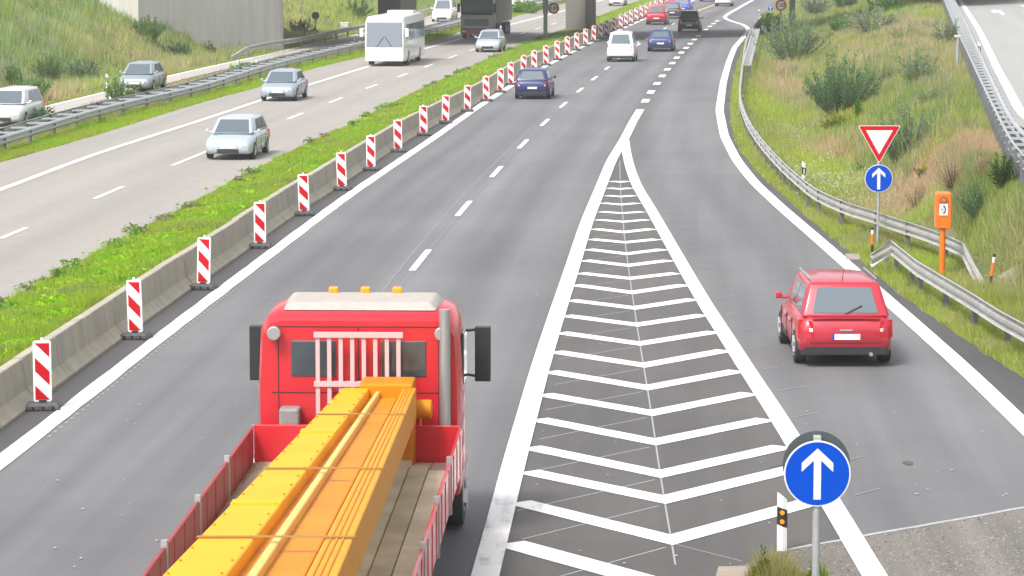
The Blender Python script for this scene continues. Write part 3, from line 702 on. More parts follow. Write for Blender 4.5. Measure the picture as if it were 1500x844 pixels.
guide_post(0, 0, 'white guide post with two orange reflectors beside the foreground blue sign', 1.03 + 0, 0, True, (px_, py, (zof(738, py) - 1.03)), .125)
for u, v, h, lb in [(1177.5,266,.62,'white guide post standing behind the middle of the curved guardrail'),(1086.5,152,.5,'white guide post against the curved guardrail where it bends left'),(1092,63,.5,'small white guide post on the curved guardrail in the bridge shadow'),(1108,40,.5,'small white guide post beyond the grid panel at the bridge shadow'),(1112,22,.5,'tiny white guide post at the far rail near the small blue sign'),
                    (157,131,.75,'white guide post at the foot of the left bank before the silver slip road car'),(162,158,.5,'white guide post in the double guardrail, nearest on the left'),(361,75,.6,'white guide post at the ramped start of the pier guardrail'),(376,101,.5,'white guide post in the double guardrail beside a green shrub'),(519,66,.5,'white guide post in the double guardrail left of the white coach')]:
    guide_post(u, v, lb, h)
x, y = at(1434, 90, ZR); guide_post(0, 0, 'white guide post beside the upper right road behind its guardrail', .85, 0, False, (x, y, ZR), .13)
for u0, v0, u1, v1, lb in [(1277.5,376,1277.5,333,'thin orange, white and black marker stick at the knee of the near guardrail'),(1449,428,1456,371,'leaning orange, white and black marker stick beside the bent down guardrail end')]:
    x, y, z = on(u0, v0); s1 = FP / y; h = (v0 - v1) / s1
    g = empty('marker_stick', (x, y, z), 0, lb, 'marker stick'); g.rotation_euler[1] = math.atan((u1 - u0) / (v0 - v1))
    for z0, z1, mm, nm in ((-.1, .42*h, 'black', 'stick'), (.42*h, .78*h, 'orange', 'orange_band'), (.78*h, .92*h, 'white', 'white_band'), (.92*h, h, 'black', 'cap')):
        mb = MB(); mb.cyl((0,0,z0),(0,0,z1), .030 if nm != 'orange_band' else .036, n=8); mb.build(nm, M[mm], g, smooth=True)
# ---- emergency phone
x, y, z = on(1379.5, 407); s1 = FP / y
ph = empty('emergency_phone', (x, y, z), 0, 'orange emergency phone pillar with a white handset sign behind the near guardrail', 'emergency phone')
hh = lambda v: zof(v, y) - z
mb = MB(); mb.cyl((0,0,-.1),(0,0,hh(337)), .066, n=18); mb.cyl((0,0,-.1),(0,0,.05), .14, .12, n=18); mb.build('column', M['orange'], ph, smooth=True)
W2 = 11.4 / s1; zt, zb = hh(287), hh(339)
mb = MB()
rr_ = rrect(2*W2, zt - zb, .04, 0, (zt + zb)/2)
mb.prism(rr_, -.11, .13); box = mb.build('housing', M['orange'], ph, bevel=.015, seg=2)
mb = MB(); hood = [(-.105, -.15), (-.105, .0)] + [(-.105*math.cos(t), .105*math.sin(t)) for t in np.linspace(0, math.pi, 12)][1:] + [(.105, -.15)]
zc_ = zt - .155
mb.prism([(a, zc_ + b) for a, b in hood], -.122, -.109); mb.build('recess_shade', mat('recess_shade_orange', (.42,.07,.006), .5), box)  # raised plate; darker orange paints in the shade of a hollow
mb = MB(); mb.cyl((0,-.150,zc_+.01),(0,-.122,zc_+.01), .045, n=16); mb.build('call_button', mat('button_metal', (.35,.25,.2), .4, .5), box, smooth=True)
mb = MB(); mb.box(-.0925,.0925,-.126,-.109, zt - .47, zt - .215); pl_ = mb.build('sign_plate', M['sheet_white'], box)
mb = MB(); hs_ = []
for t in np.linspace(-1.15, 1.15, 14): hs_.append((.074*math.cos(t) - .022, .088*math.sin(t)))
ins = [(.046*math.cos(t) - .022, .064*math.sin(t)) for t in np.linspace(-.95, .95, 14)]
cz_ = zt - .343
mb.add([(a, -.128, cz_ + b) for a, b in hs_ + ins], [(i, i+1, 15+i, 14+i) for i in range(13)])
for sgn_ in (1, -1): mb.prism(fan(10, .020, .006, cz_ + sgn_*.070), -.1285, -.127)
mb.build('handset_symbol', M['black'], pl_)
mb = MB(); mb.prism(fan(14, .030, -.03, cz_), -.1275, -.126); mb.build('mouthpiece_symbol', mat('grey_print', (.35,.35,.35), .6), pl_)
mb = MB(); mb.loft([[(-W2*.98,-.10,zt-.01),(W2*.98,-.10,zt-.01),(W2*.98,.12,zt-.01),(-W2*.98,.12,zt-.01)], [(-W2*.85,-.07,zt+.03),(W2*.85,-.07,zt+.03),(W2*.85,.10,zt+.03),(-W2*.85,.10,zt+.03)]]); mb.build('cap', M['orange'], ph, bevel=.01)
# concrete slabs in the verge
for pts_, nm, lb in [([(1335,378),(1352,376),(1388,398),(1372,404)], 'path_slab', 'pale concrete slab at the foot of the orange emergency phone'), ([(1449,415),(1492,414),(1494,421),(1450,423)], 'path_slab', 'narrow concrete slab by the leaning marker stick'), ([(1238,376),(1259,376),(1261,383),(1240,383)], 'gully_slab', 'light grey concrete gully stone at the kerb by the guardrail start'), ([(1052,838),(1098,837),(1096,852),(1048,852)], 'path_slab', 'weathered concrete slab beside the dry grass tuft in the foreground')]:
    P = [on(u, v) for u, v in pts_]; c = Vector(P[0]); e = empty(nm, c, 0, lb, 'concrete slab')
    lo_ = [Vector(p) - c + Vector((0, 0, -.1)) for p in P]; hi_ = [Vector(p) - c + Vector((0, 0, .07)) for p in P]
    mb = MB(); mb.loft([lo_, hi_]); mb.build('slab', M['slab'], e, bevel=.008, seg=1)
# pole with a small fitting at the right bank
x, y, z = on(1402, 112); s1 = FP / y
e = empty('fitting_pole', (x, y, z), 0, 'short pale pole with a small fitting on top below the right ladder guardrail', 'pole')
mb = MB(); mb.cyl((0,0,-.2),(0,0,zof(56,y)-z), .055, n=10); mb.build('pole', M['pole'], e, smooth=True); mb = MB(); mb.box(-.14,.16,-.08,.08,zof(56,y)-z,zof(52,y)-z); mb.build('fitting', M['steel'], e, bevel=.02)

# ---------------------------------------------------------------- bridge
DK = Vector((.857, .515)); DN = Vector((.515, -.857))
def bx_or(mb, c, a, b, z0, z1, mi=0):
    """box around c, half lengths a along the deck and b across it"""
    P = [c + DK*sa*a + DN*sb*b for sa, sb in ((-1,-1),(1,-1),(1,1),(-1,1))]
    mb.loft([[(p.x, p.y, z0) for p in P], [(p.x, p.y, z1) for p in P]], mi)
br = empty('road_bridge', (0, 210, 0), 0, 'concrete road bridge on grey piers crossing both carriageways', 'bridge')
inv = Matrix.Translation((0, -210, 0))
c1 = Vector(at(1010, 52)); 
c0 = Vector((c1.x, c1.y))
DP = [c0 - DK*60 + DK*q for q in range(0, 68, 6)]; h_ = math.atan2(DK.y, DK.x); p_ = DP[-1].copy()
for q in range(40): h_ = min(h_ + .12, 1.30); p_ = p_ + Vector((math.cos(h_), math.sin(h_))) * 5; DP.append(p_.copy())  # unseen bend, shaped so the deck's shadow leaves the right bank
wide = lambda p, w_: w_ * (1 + .42 * float(sstep((10 - p.x) / 14)))  # unseen deck widened at the left so its shade covers the piers
def deck(w0, w1, z0, z1, nm):
    rg = []
    for i, p in enumerate(DP):
        t = (DP[min(i+1, len(DP)-1)] - DP[max(i-1, 0)]).normalized(); n = Vector((t.y, -t.x)); a, b = p + n*wide(p, w0), p + n*wide(p, w1)
        rg.append([(a.x, a.y, z0), (b.x, b.y, z0), (b.x, b.y, z1), (a.x, a.y, z1)])
    mb = MB(); mb.loft(rg); o = mb.build(nm, M['pier_concrete']); o.parent = br; o.matrix_parent_inverse = inv
deck(-5.9, 5.9, 5.1, 6.4, 'deck'); deck(-6.2, -5.91, 5.5, 7.3, 'parapet'); deck(5.91, 6.2, 5.5, 7.3, 'parapet')
def online(u, shift=0.):
    """where the ray column of pixel u meets the deck's middle line"""
    k = (u - 750) / FP; c = Vector((c1.x, c1.y)) + DN*shift
    t = (k * c.y - c.x) / (DK.x - k * DK.y); p = c + DK * t; return p
mat_p = concrete('median_pier_concrete', (.19,.19,.175), .09)
x, y = at(851, 48); pc_ = Vector((x, y)) + Vector((0, 1.0))
mb = MB(); bx_or(mb, pc_, .47, 1.35, -.2, 5.1); o = mb.build('pier', mat_p, bevel=.05); o.parent = br; o.matrix_parent_inverse = inv
x, y = at(582, 62); pc_ = Vector((x, y))
mb = MB(); bx_or(mb, pc_, .62, 1.55, -.2, 5.1); o = mb.build('pier', M['pier_concrete'], bevel=.05); o.parent = br; o.matrix_parent_inverse = inv
x, y = at(371, 73); e0 = Vector((x, y))
ring = []; W2_ = Vector((-.56, -.83)); W3_ = Vector((.83, -.56))       # the wall runs out from under the deck towards the left
for i in range(17):
    a = math.pi * i / 16; ring.append(e0 + Vector((.3, 1.0)) + (W3_ * math.cos(a) - W2_ * math.sin(a)) * 1.5)
back = e0 + W2_ * 12.5; ring += [back - W3_ * 1.5, back + W3_ * 1.5]
mb = MB(); mb.loft([[(p.x, p.y, -.3) for p in ring], [(p.x, p.y, 5.1) for p in ring]]); o = mb.build('wall_pier', concrete('pale_wall_concrete', (.50,.50,.49), .10), smooth=35); o.parent = br; o.matrix_parent_inverse = inv
for q in (3.2, 6.4, 9.6):
    p = e0 + Vector((.3, 1.0)) + W2_*q + W3_*1.5; mb = MB(); mb.loft([[(p.x + a, p.y + b, zz) for a, b in ((-.02, .02), (.02, -.01), (.035, .03), (0, .05))] for zz in (-.2, 5.0)]); g_ = mb.build('joint', M['post'], o)
# low culvert wall under the right end
a, b = Vector(on(1112, 50)), Vector(on(1150, 52))
e = empty('culvert_wall', a, 0, 'low dark concrete wall under the bridge right of the slip lane', 'wall'); d = b - a
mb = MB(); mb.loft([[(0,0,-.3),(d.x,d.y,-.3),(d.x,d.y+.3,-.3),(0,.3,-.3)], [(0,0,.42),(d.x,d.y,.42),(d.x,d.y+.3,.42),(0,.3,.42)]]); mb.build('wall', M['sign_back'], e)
mb = MB(); mb.loft([[(0,-.03,.42),(d.x,d.y-.03,.42),(d.x,d.y+.33,.42),(0,.33,.42)], [(0,-.03,.52),(d.x,d.y-.03,.52),(d.x,d.y+.33,.52),(0,.33,.52)]]); mb.build('coping', M['pier_concrete'], e)
# ---------------------------------------------------------------- vehicles
def quad_on(c, m, off=.008):
    """glass quad inset on a face given by corners bl, br, tr, tl; m = left, right, bottom, top margins as fractions"""
    bl, br, tr, tl = [Vector(p) for p in c]
    P = lambda s, t: (bl.lerp(br, s)).lerp(tl.lerp(tr, s), t)
    n = (br - bl).cross(tl - bl).normalized() * off
    q = [P(m[0], m[2]), P(1 - m[1], m[2]), P(1 - m[1] - .01, 1 - m[3]), P(m[0] + .01, 1 - m[3])]
    return [p + n for p in q] + [p - n * 2 for p in q]
def pane(name, c, m, mt, par, off=.008):
    mb = MB(); q = quad_on(c, m, off); mb.loft([q[4:], q[:4]]); return mb.build(name, mt, par, bevel=.01, seg=1)
def wheels(root, pos, r=.31, w_=.2):
    t = MB(); t.loft([[(s*w_/2, rr*math.cos(a), rr*math.sin(a)) for a in np.linspace(0, 2*math.pi, 20, endpoint=False)] for s, rr in ((-1, r*.80), (-1, r*.95), (-.8, r), (.8, r), (1, r*.95), (1, r*.80))])
    tm = t.mesh('wheel', M['tyre'], smooth=40)
    q = MB(); q.loft([[(s*w_/2, rr*math.cos(a), rr*math.sin(a)) for a in np.linspace(0, 2*math.pi, 16, endpoint=False)] for s, rr in ((-1.04, r*.62), (-.9, r*.66), (.9, r*.66), (1.04, r*.62))])
    for k in range(5):
        a = 2*math.pi*k/5; 
        for s in (-1, 1): q.cyl((s*w_*.53, 0, 0), (s*w_*.50, r*.6*math.cos(a), r*.6*math.sin(a)), r*.1, n=5)
    rm = q.mesh('rim', M['rim'], smooth=40)
    for x, y in pos:
        o = link('wheel', tm, root, (x, y, r)); link('rim', rm, o)
def car(name, label, cat, loc, rz, col, L=4.2, W=1.72, H=1.48, belt=.93, hood=.95, boot=.0, rr=.32, rf=.85, lit=False, sc=.9, glass='glass', roofcol=None, group='vehicles on the motorway', metal=.25):
    g = empty(name, loc, rz, label, cat, group); g.scale = (sc,) * 3
    pm_ = paint(name + '_paint', col, metal); hw = W / 2; f = L / 2
    st = [(-f, .84, .42, belt - .22), (-f + .05, .93, .30, belt - .06), (-f + .18, .98, .22, belt), (-f*.55, 1, .19, belt), (0, 1, .18, belt - .01),
          (f - hood - .25, 1, .18, belt - .02), (f - hood + .1, .99, .19, belt - .08), (f - .38, .975, .2, belt - .16), (f - .14, .94, .21, belt - .23), (f - .03, .88, .27, belt - .29), (f, .82, .36, belt - .36)]
    rings = []
    for y, k, zb, zt in st:
        w_ = hw * k; h_ = zt - zb
        half = [(w_*.86, zb), (w_*.97, zb + h_*.12), (w_*1.0, zb + h_*.45), (w_*.985, zb + h_*.74), (w_*.93, zb + h_*.93), (w_*.80, zt), (w_*.4, zt + .012)]
        rings.append([(-a, y, b) for a, b in half] + [(a, y, b) for a, b in half[::-1]])
    mb = MB(); mb.loft(rings); mb.build('body', pm_, g, smooth=50)
    yb0, yb1 = -f + .10 + boot, f - hood + .12           # foot of rear and front glass
    yt0, yt1 = yb0 + rr, yb1 - rf
    bw, tw = hw * .93, hw * .73; zb, zt = belt - .03, H
    B_ = [(-bw, yb0, zb), (bw, yb0, zb), (bw*.95, yb1, zb), (-bw*.95, yb1, zb)]; T_ = [(-tw, yt0, zt-.02), (tw, yt0, zt-.02), (tw*.97, yt1, zt-.03), (-tw*.97, yt1, zt-.03)]
    mb = MB(); mb.loft([B_, T_]); mb.build('cabin', paint('cabin_paint', roofcol or col, metal) if roofcol else pm_, g, bevel=.07, seg=3, smooth=60)
    mb = MB(); nx_ = 5; r_ = []
    mb.loft([[(-tw*.82, yt0+.09, zt-.022), (tw*.82, yt0+.09, zt-.022), (tw*.8, yt1-.09, zt-.032), (-tw*.8, yt1-.09, zt-.032)], [(-tw*.55, yt0+.35, zt+.022), (tw*.55, yt0+.35, zt+.022), (tw*.5, yt1-.3, zt+.018), (-tw*.5, yt1-.3, zt+.018)]])
    mb.build('roof_panel', pm_ if not roofcol else paint('roof_paint', roofcol, metal), g, bevel=.03, seg=2, smooth=60)
    G = M[glass]
    pane('rear_window', [B_[0], B_[1], T_[1], T_[0]], (.12, .12, .12, .14), G, g)
    pane('windscreen', [B_[2], B_[3], T_[3], T_[2]], (.08, .08, .05, .12), G, g)
    for a, b, c, d in ((B_[1], B_[2], T_[2], T_[1]), (B_[3], B_[0], T_[0], T_[3])):
        fl = a == B_[3]
        pane('side_window', [a, b, c, d], (.10, .52, .13, .16) if not fl else (.24, .47, .13, .16), G, g)
        pane('side_window', [a, b, c, d], (.50, .24, .13, .16) if not fl else (.55, .10, .13, .16), G, g)
    wheels(g, [(s*(hw - .10), y) for s in (-1, 1) for y in (-f*.66, f*.64)])
    for s in (-1, 1):
        mb = MB(); mb.loft([[(s*hw*1.0, -f+.15, belt-.40), (s*hw*.68, -f-.03, belt-.38), (s*hw*.70, -f-.01, belt-.08), (s*hw*.985, -f+.16, belt-.06)], [(s*hw*.90, -f+.2, belt-.34), (s*hw*.70, -f+.1, belt-.34), (s*hw*.72, -f+.12, belt-.12), (s*hw*.90, -f+.2, belt-.10)]])
        mb.build('tail_light', M['tail'], g, bevel=.01, seg=1)
        mb = MB(); mb.loft([[(s*hw*.90, -f+.075, belt-.27), (s*hw*.70, -f-.035, belt-.27), (s*hw*.70, -f-.033, belt-.21), (s*hw*.90, -f+.077, belt-.21)], [(s*hw*.9, -f+.14, belt-.27), (s*hw*.7, -f+.05, belt-.27), (s*hw*.7, -f+.05, belt-.21), (s*hw*.9, -f+.14, belt-.21)]]); mb.build('reversing_lamp', M['plate'], g)
        x0, x1 = sorted((s*hw*.985, s*(hw+.004)))
        if name in DETAIL:
            for yy_ in (-f*.42, f*.02, yb1 - .25): mb = MB(); mb.box(x0, x1, yy_-.006, yy_+.006, .32, belt-.16); mb.build('door_seam', M['black'], g)
            for yy_ in (-f*.30, f*.12): mb = MB(); mb.box(*sorted((s*hw*.98, s*(hw+.03))), yy_-.09, yy_+.09, belt-.26, belt-.22); mb.build('door_handle', pm_, g, bevel=.01, seg=1)
        mb = MB(); mb.loft([[(s*hw*.90, f-.13, belt-.44), (s*hw*.50, f+.012, belt-.46), (s*hw*.50, f+.008, belt-.33), (s*hw*.90, f-.15, belt-.28)], [(s*hw*.84, f-.2, belt-.43), (s*hw*.50, f-.1, belt-.45), (s*hw*.50, f-.1, belt-.34), (s*hw*.84, f-.22, belt-.30)]])
        mb.build('headlight', M['head'] if lit else M['rim'], g, bevel=.01, seg=1)
        x0, x1 = sorted((s*hw*.84, s*(hw+.03))); x2, x3 = sorted((s*(hw+.01), s*(hw+.13)))
        mb = MB(); mb.box(x0, x1, yb1 - .40, yb1 - .34, belt - .02, belt + .04); mb.box(x2, x3, yb1 - .44, yb1 - .32, belt - .01, belt + .12)
        mb.build('mirror', pm_, g, bevel=.03)
    mb = MB(); mb.box(-.25,.25, -f-.016, -f+.03, .505, .605); np_ = mb.build('number_plate', M['plate'], g)
    mb = MB(); mb.box(-.25,-.215, -f-.018, -f, .505, .605); mb.build('blue_strip', M['sheet_blue'], np_)
    mb = MB(); mb.box(-.26,.26, f-.03, f+.012, .42, .53); mb.build('number_plate', M['plate'], g)
    mb = MB(); mb.loft([[(-hw*.84, -f+.02, .22), (hw*.84, -f+.02, .22), (hw*.84, -f+.02, .38), (-hw*.84, -f+.02, .38)], [(-hw*.93, -f+.22, .20), (hw*.93, -f+.22, .20), (hw*.965, -f+.22, .38), (-hw*.965, -f+.22, .38)]]); mb.build('rear_bumper', M['black'], g, bevel=.01, seg=1)
    mb = MB(); mb.box(-hw*.45, hw*.45, f-.06, f+.008, .24, .40); mb.box(-hw*.40, hw*.40, f-.08, f-.004, .50, .56); mb.build('grille', M['black'], g, bevel=.01, seg=1)
    return g
DETAIL = ('red_hatchback', 'silver_estate', 'silver_car', 'blue_car')
def head(fn, y): return (float(fn(y + 3)) - float(fn(y - 3))) / 6
def put(u, v, fn, L, away=True, sc=.9, z=0.):
    x, y = at(u, v, z); s = head(fn, y); n = math.hypot(s, 1); k = L * sc / 2
    return (x + s/n*k, y + 1/n*k, z + .012), (-math.atan(s) if away else math.pi - math.atan(s))
RM = lambda y: .5 * (GR(y) + RE(y))
p, r = put(1238, 538, RM, 4.1); rc = car('red_hatchback', 'red hatchback with light roof driving away in the right hand slip lane', 'car', p, r, (.40,.012,.03), 4.1, 1.74, 1.52, .92, .9, 0, .34, .8, sc=.95, metal=.1, glass='lightglass')
f_ = 2.05
mb = MB(); mb.cyl((0, -f_+.12, .96), (.30, -f_+.19, 1.10), .014, n=5); mb.build('rear_wiper', M['black'], rc)
mb = MB(); mb.box(-.62,.62,-f_-.004,-f_+.05,.900,.908); mb.box(-.64,.64,-f_-.012,-f_+.05,.44,.452); mb.build('tailgate_seam', M['black'], rc)
mb = MB(); mb.box(-.12,.12,-f_-.02,-f_+.02,.66,.69); mb.build('tailgate_handle', M['rim'], rc, bevel=.006, seg=1)
mb = MB(); mb.cyl((.45,-f_-.03,.24),(.45,-f_+.2,.24), .035, n=10); mb.build('exhaust', M['rim'], rc, smooth=True)
mb = MB(); mb.cyl((0,-1.35,1.53),(0,-1.55,1.72), .008, .004, n=5); mb.build('aerial', M['black'], rc)
for s_ in (-1, 1): mb = MB(); mb.cyl((s_*.60,-1.45,1.55),(s_*.60,.30,1.55), .016, n=6); mb.build('roof_rail', M['rim'], rc, smooth=True)
p, r = put(779, 146, LANE, 4.2); car('blue_car', 'dark blue hatchback in the left lane close to the white edge line', 'car', p, r, (.012,.022,.10), 4.1, 1.74, 1.45, .92, .95, 0, .45, .8, glass='lightglass')
p, r = put(909, 91, BLK, 4.1); car('white_van', 'white compact van with pale rear window driving away in the left lane', 'van', p, r, (.72,.73,.76), 4.1, 1.78, 1.85, 1.05, .8, 0, .16, .6, glass='lightglass', metal=0)
p, r = put(967, 76, BLK, 4.4); car('blue_sedan', 'blue sedan driving away beside the white van, in the middle lane', 'car', p, r, (.02,.042,.14), 4.4, 1.76, 1.42, .93, 1.0, .45, .6, .8, glass='lightglass')
p, r = put(1009, 47.5, BLK, 4.4); car('black_suv', 'black tall car driving away just past the bridge shadow', 'car', p, r, (.012,.013,.016), 4.3, 1.8, 1.72, 1.02, .9, 0, .25, .7)
p, r = put(961, 36.5, LANE, 4.3); car('red_van', 'red van driving away next to the striped delineators beyond the bridge', 'van', p, r, (.42,.02,.05), 4.3, 1.78, 1.75, 1.0, .8, 0, .2, .6, glass='lightglass', metal=.1)
p, r = put(984, 27.5, LANE, 4.3); car('dark_car', 'dark grey car with bright red tail lights ahead of the red van', 'car', p, r, (.05,.05,.055), 4.3, 1.76, 1.48, .93, .95, 0, .4, .8, glass='lightglass')
p, r = put(999, 21, LANE, 4.3); car('blue_car', 'bright blue car beside the dark grey car, far up the road', 'car', p, r, (.03,.07,.36), 4.2, 1.76, 1.5, .93, .95, 0, .4, .8, glass='lightglass')
p, r = put(985, 11, EDGE, 4.3); car('red_car', 'small red car far ahead of the dark grey car by the delineators', 'car', p, r, (.5,.03,.06), 4.2, 1.76, 1.5, .93, .95, 0, .4, .8)
p, r = put(1059, 9.5, LANE, 4.4); car('white_car', 'white car at the top edge of the picture beyond the yellow line', 'car', p, r, (.72,.72,.72), 4.4, 1.8, 1.5, .93, .95, 0, .4, .8)
p, r = put(1036, 2.5, LANE, 4.4); car('grey_car', 'grey car cut by the top edge, left of the white car', 'car', p, r, (.08,.08,.09), 4.4, 1.8, 1.5, .93, .95, 0, .4, .8)
# oncoming
p, r = put(406, 149, OE, 4.4, False); car('silver_car', 'silver car with lit headlights on the white line behind the first oncoming one', 'car', p, r, (.30,.36,.42), 4.4, 1.76, 1.45, .93, 1.0, .35, .5, .8, lit=True, glass='lightglass')
p, r = put(334, 235, OD, 4.4, False); car('silver_estate', 'silver blue car with lit headlights, nearest oncoming car beside the green median', 'car', p, r, (.42,.48,.54), 4.5, 1.76, 1.47, .93, 1.0, 0, .4, .8, lit=True, glass='lightglass')
p, r = put(714, 77, OD, 4.2, False); car('silver_hatchback', 'silver car with lit headlights in front of the green truck', 'car', p, r, (.42,.47,.53), 4.2, 1.74, 1.45, .93, 1.0, 0, .4, .8, lit=True, glass='lightglass')
p, r = put(903, 9, OD, 4.2, False); car('white_hatchback', 'white oncoming car with lit headlights right of the median pier', 'car', p, r, (.6,.6,.6), 4.2, 1.74, 1.45, .93, 1.0, 0, .4, .8, lit=True)
LM = lambda y: .5 * (LU(y) + LL(y))
p, r = put(196, 136, LM, 4.4, False, .95); car('silver_car', 'silver car with lit headlights on the left slip road below the bank', 'car', p, r, (.26,.31,.33), 4.5, 1.76, 1.47, .93, 1.0, .3, .5, .8, lit=True, glass='lightglass')
p, r = put(2, 187, LM, 4.4, False, .95); car('white_car', 'pale car cut by the left edge of the picture on the left slip road', 'car', p, r, (.58,.58,.58), 4.5, 1.76, 1.55, .95, 1.0, 0, .4, .8, lit=True, glass='lightglass')
p, r = put(647, 32.5, LM, 4.8, False); car('white_van', 'white oncoming van on the left slip road behind the coach', 'van', p, r, (.74,.74,.72), 4.9, 1.9, 2.05, 1.15, .8, 0, .15, .8, glass='lightglass', metal=0)
p, r = put(745, 12, LM, 4.4, False); car('white_car', 'white oncoming car on the left slip road, right of the green truck', 'car', p, r, (.66,.66,.66), 4.4, 1.76, 1.47, .93, 1.0, 0, .4, .8, lit=True, glass='lightglass')

# coach
L_, W_, Hc = 10.0, 2.4, 2.95; sc = .92
x, y = at(563, 97.5); s = head(OE, y); n = math.hypot(s, 1)
co_ = empty('coach', (x + s/n*L_*sc/2, y + L_*sc/2/n, 0.01), math.pi - math.atan(s), 'white oncoming coach with a big grey windscreen by the left guardrail', 'bus', 'vehicles on the motorway'); co_.scale = (sc,)*3
wp_ = mat('coach_white_paint', (.70,.70,.68), .35, coat=.5, noise=.04); f = L_/2; hw = W_/2
mb = MB(); rg = []
for y_, k, zt in ((-f, .93, Hc-.12), (-f+.1, .99, Hc-.02), (-f+.5, 1, Hc), (f-.7, 1, Hc), (f-.28, .99, Hc-.06), (f-.10, .97, Hc-.22), (f-.02, .95, 1.35), (f, .95, 1.0)):
    w_ = hw*k; zb = .30
    rg.append([(-w_*.97, y_, zb), (-w_, y_, zb+.2), (-w_, y_, zt*.55), (-w_*.98, y_, zt-.22), (-w_*.9, y_, zt-.04), (-w_*.75, y_, zt), (w_*.75, y_, zt), (w_*.9, y_, zt-.04), (w_*.98, y_, zt-.22), (w_, y_, zt*.55), (w_, y_, zb+.2), (w_*.97, y_, zb)])
mb.loft(rg); mb.build('body', wp_, co_, smooth=40)
cg = mat('coach_windscreen', (.16,.19,.23), .08, spec=.9)
mb = MB(); P = [(-hw*.9, f+.02, 1.12), (hw*.9, f+.02, 1.12), (hw*.88, f-.07, 2.62), (-hw*.88, f-.07, 2.62)]
mb.loft([[(a, b-.3, c) for a, b, c in P], P]); mb.build('windscreen', cg, co_, bevel=.04)
for sgn_ in (-1, 1):
    for k in range(5):
        y0 = -f + .5 + k * 1.72; mb = MB(); mb.box(min(sgn_*hw*.97, sgn_*(hw+.012)), max(sgn_*hw*.97, sgn_*(hw+.012)), y0, y0 + 1.58, 1.45, 2.45); mb.build('side_window', M['lightglass'] if k % 2 else cg, co_, bevel=.01, seg=1)
    mb = MB(); mb.box(sgn_*hw*.72-.2, sgn_*hw*.72+.2, f-.08, f+.03, .62, .80); mb.build('headlight', M['head'], co_, bevel=.03)
    mb = MB(); mb.box(sgn_*(hw+.16)-.1, sgn_*(hw+.16)+.1, f-.1, f+.08, 1.75, 2.25); mb.box(sgn_*(hw+.06)-.12, sgn_*(hw+.06)+.12, f-.05, f-.01, 2.2, 2.25); mb.build('mirror', M['white'], co_, bevel=.03)
mb = MB(); mb.box(-hw*.94, hw*.94, f-.2, f+.05, .30, .52); mb.build('bumper', wp_, co_, bevel=.03)
mb = MB(); mb.box(-.26,.26,f+.04,f+.06,.36,.47); mb.build('number_plate', M['plate'], co_)
mb = MB(); mb.box(-.5,.5,-1.2,-.2,Hc-.01,Hc+.10); mb.box(-.8,.8,-3.9,-2.2,Hc-.01,Hc+.16); mb.build('roof_hatch', wp_, co_, bevel=.03)
mb = MB()
for sgn_ in (-1, 1): mb.cyl((sgn_*.45, f+.03, 1.14), (sgn_*.05, f+.01, 1.75), .015, n=5)
mb.build('wiper', M['black'], co_)
wheels(co_, [(sg_*(hw-.14), y_) for sg_ in (-1, 1) for y_ in (-f*.5, f*.58)], .46, .28)

# dark green truck and trailer, oncoming
x, y = at(698, 57); s = head(OE, y); n = math.hypot(s, 1); sc = .92; L_ = 13.0; f = L_/2
tk = empty('semi_truck', (x + s/n*L_*sc/2, y + L_*sc/2/n, 0.01), math.pi - math.atan(s), 'dark green oncoming truck with grey lower cab, red bumper and beige trailer', 'truck', 'vehicles on the motorway'); tk.scale = (sc,)*3
gp = paint('dark_green_truck_paint', (.02,.05,.055), .2); hw = 1.2
mb = MB(); mb.box(-hw, hw, f-2.2, f, 1.75, 3.6); mb.build('cab', gp, tk, bevel=.14, seg=3, smooth=50)
mb = MB(); mb.box(-hw*.99, hw*.99, f-2.2, f-.02, .75, 1.76); mb.build('lower_cab', mat('truck_grey_paint', (.36,.36,.37), .5), tk, bevel=.05)
mb = MB(); mb.box(-hw, hw, f-.4, f+.06, .30, .74); mb.build('bumper', paint('truck_red_paint', (.28,.02,.03)), tk, bevel=.06)
mb = MB(); mb.box(-hw*.88, hw*.88, f-.05, f+.015, 1.95, 2.72); mb.build('windscreen', M['glass'], tk, bevel=.03)
mb = MB(); mb.box(-hw*.9, hw*.9, f-.05, f+.12, 2.80, 2.92); mb.build('sun_visor', M['black'], tk)
mb = MB(); mb.box(-hw*.75, hw*.75, f-.05, f+.012, .95, 1.45); mb.build('grille', M['post'], tk, bevel=.02)
for sgn_ in (-1, 1):
    mb = MB(); mb.box(sgn_*hw*.78-.16, sgn_*hw*.78+.16, f, f+.08, .48, .64); mb.build('headlight', M['rim'], tk, bevel=.02)
    mb = MB(); mb.box(sgn_*(hw+.15)-.1, sgn_*(hw+.15)+.1, f-.25, f-.1, 1.95, 2.6); mb.build('mirror', M['black'], tk, bevel=.02)
mb = MB(); mb.box(-hw*1.02, hw*1.02, -f, f-2.7, 1.05, 3.75); mb.build('trailer', mat('beige_trailer_tarpaulin', (.42,.39,.33), .7, noise=.08), tk, bevel=.04)
mb = MB(); mb.box(-.5, .5, -f+.2, f-1, .6, 1.0); mb.build('chassis', M['black'], tk)
wheels(tk, [(sg_*(hw-.16), y_) for sg_ in (-1, 1) for y_ in (-f*.8, -f*.6, -f*.4, f*.30, f*.80)], .48, .3)

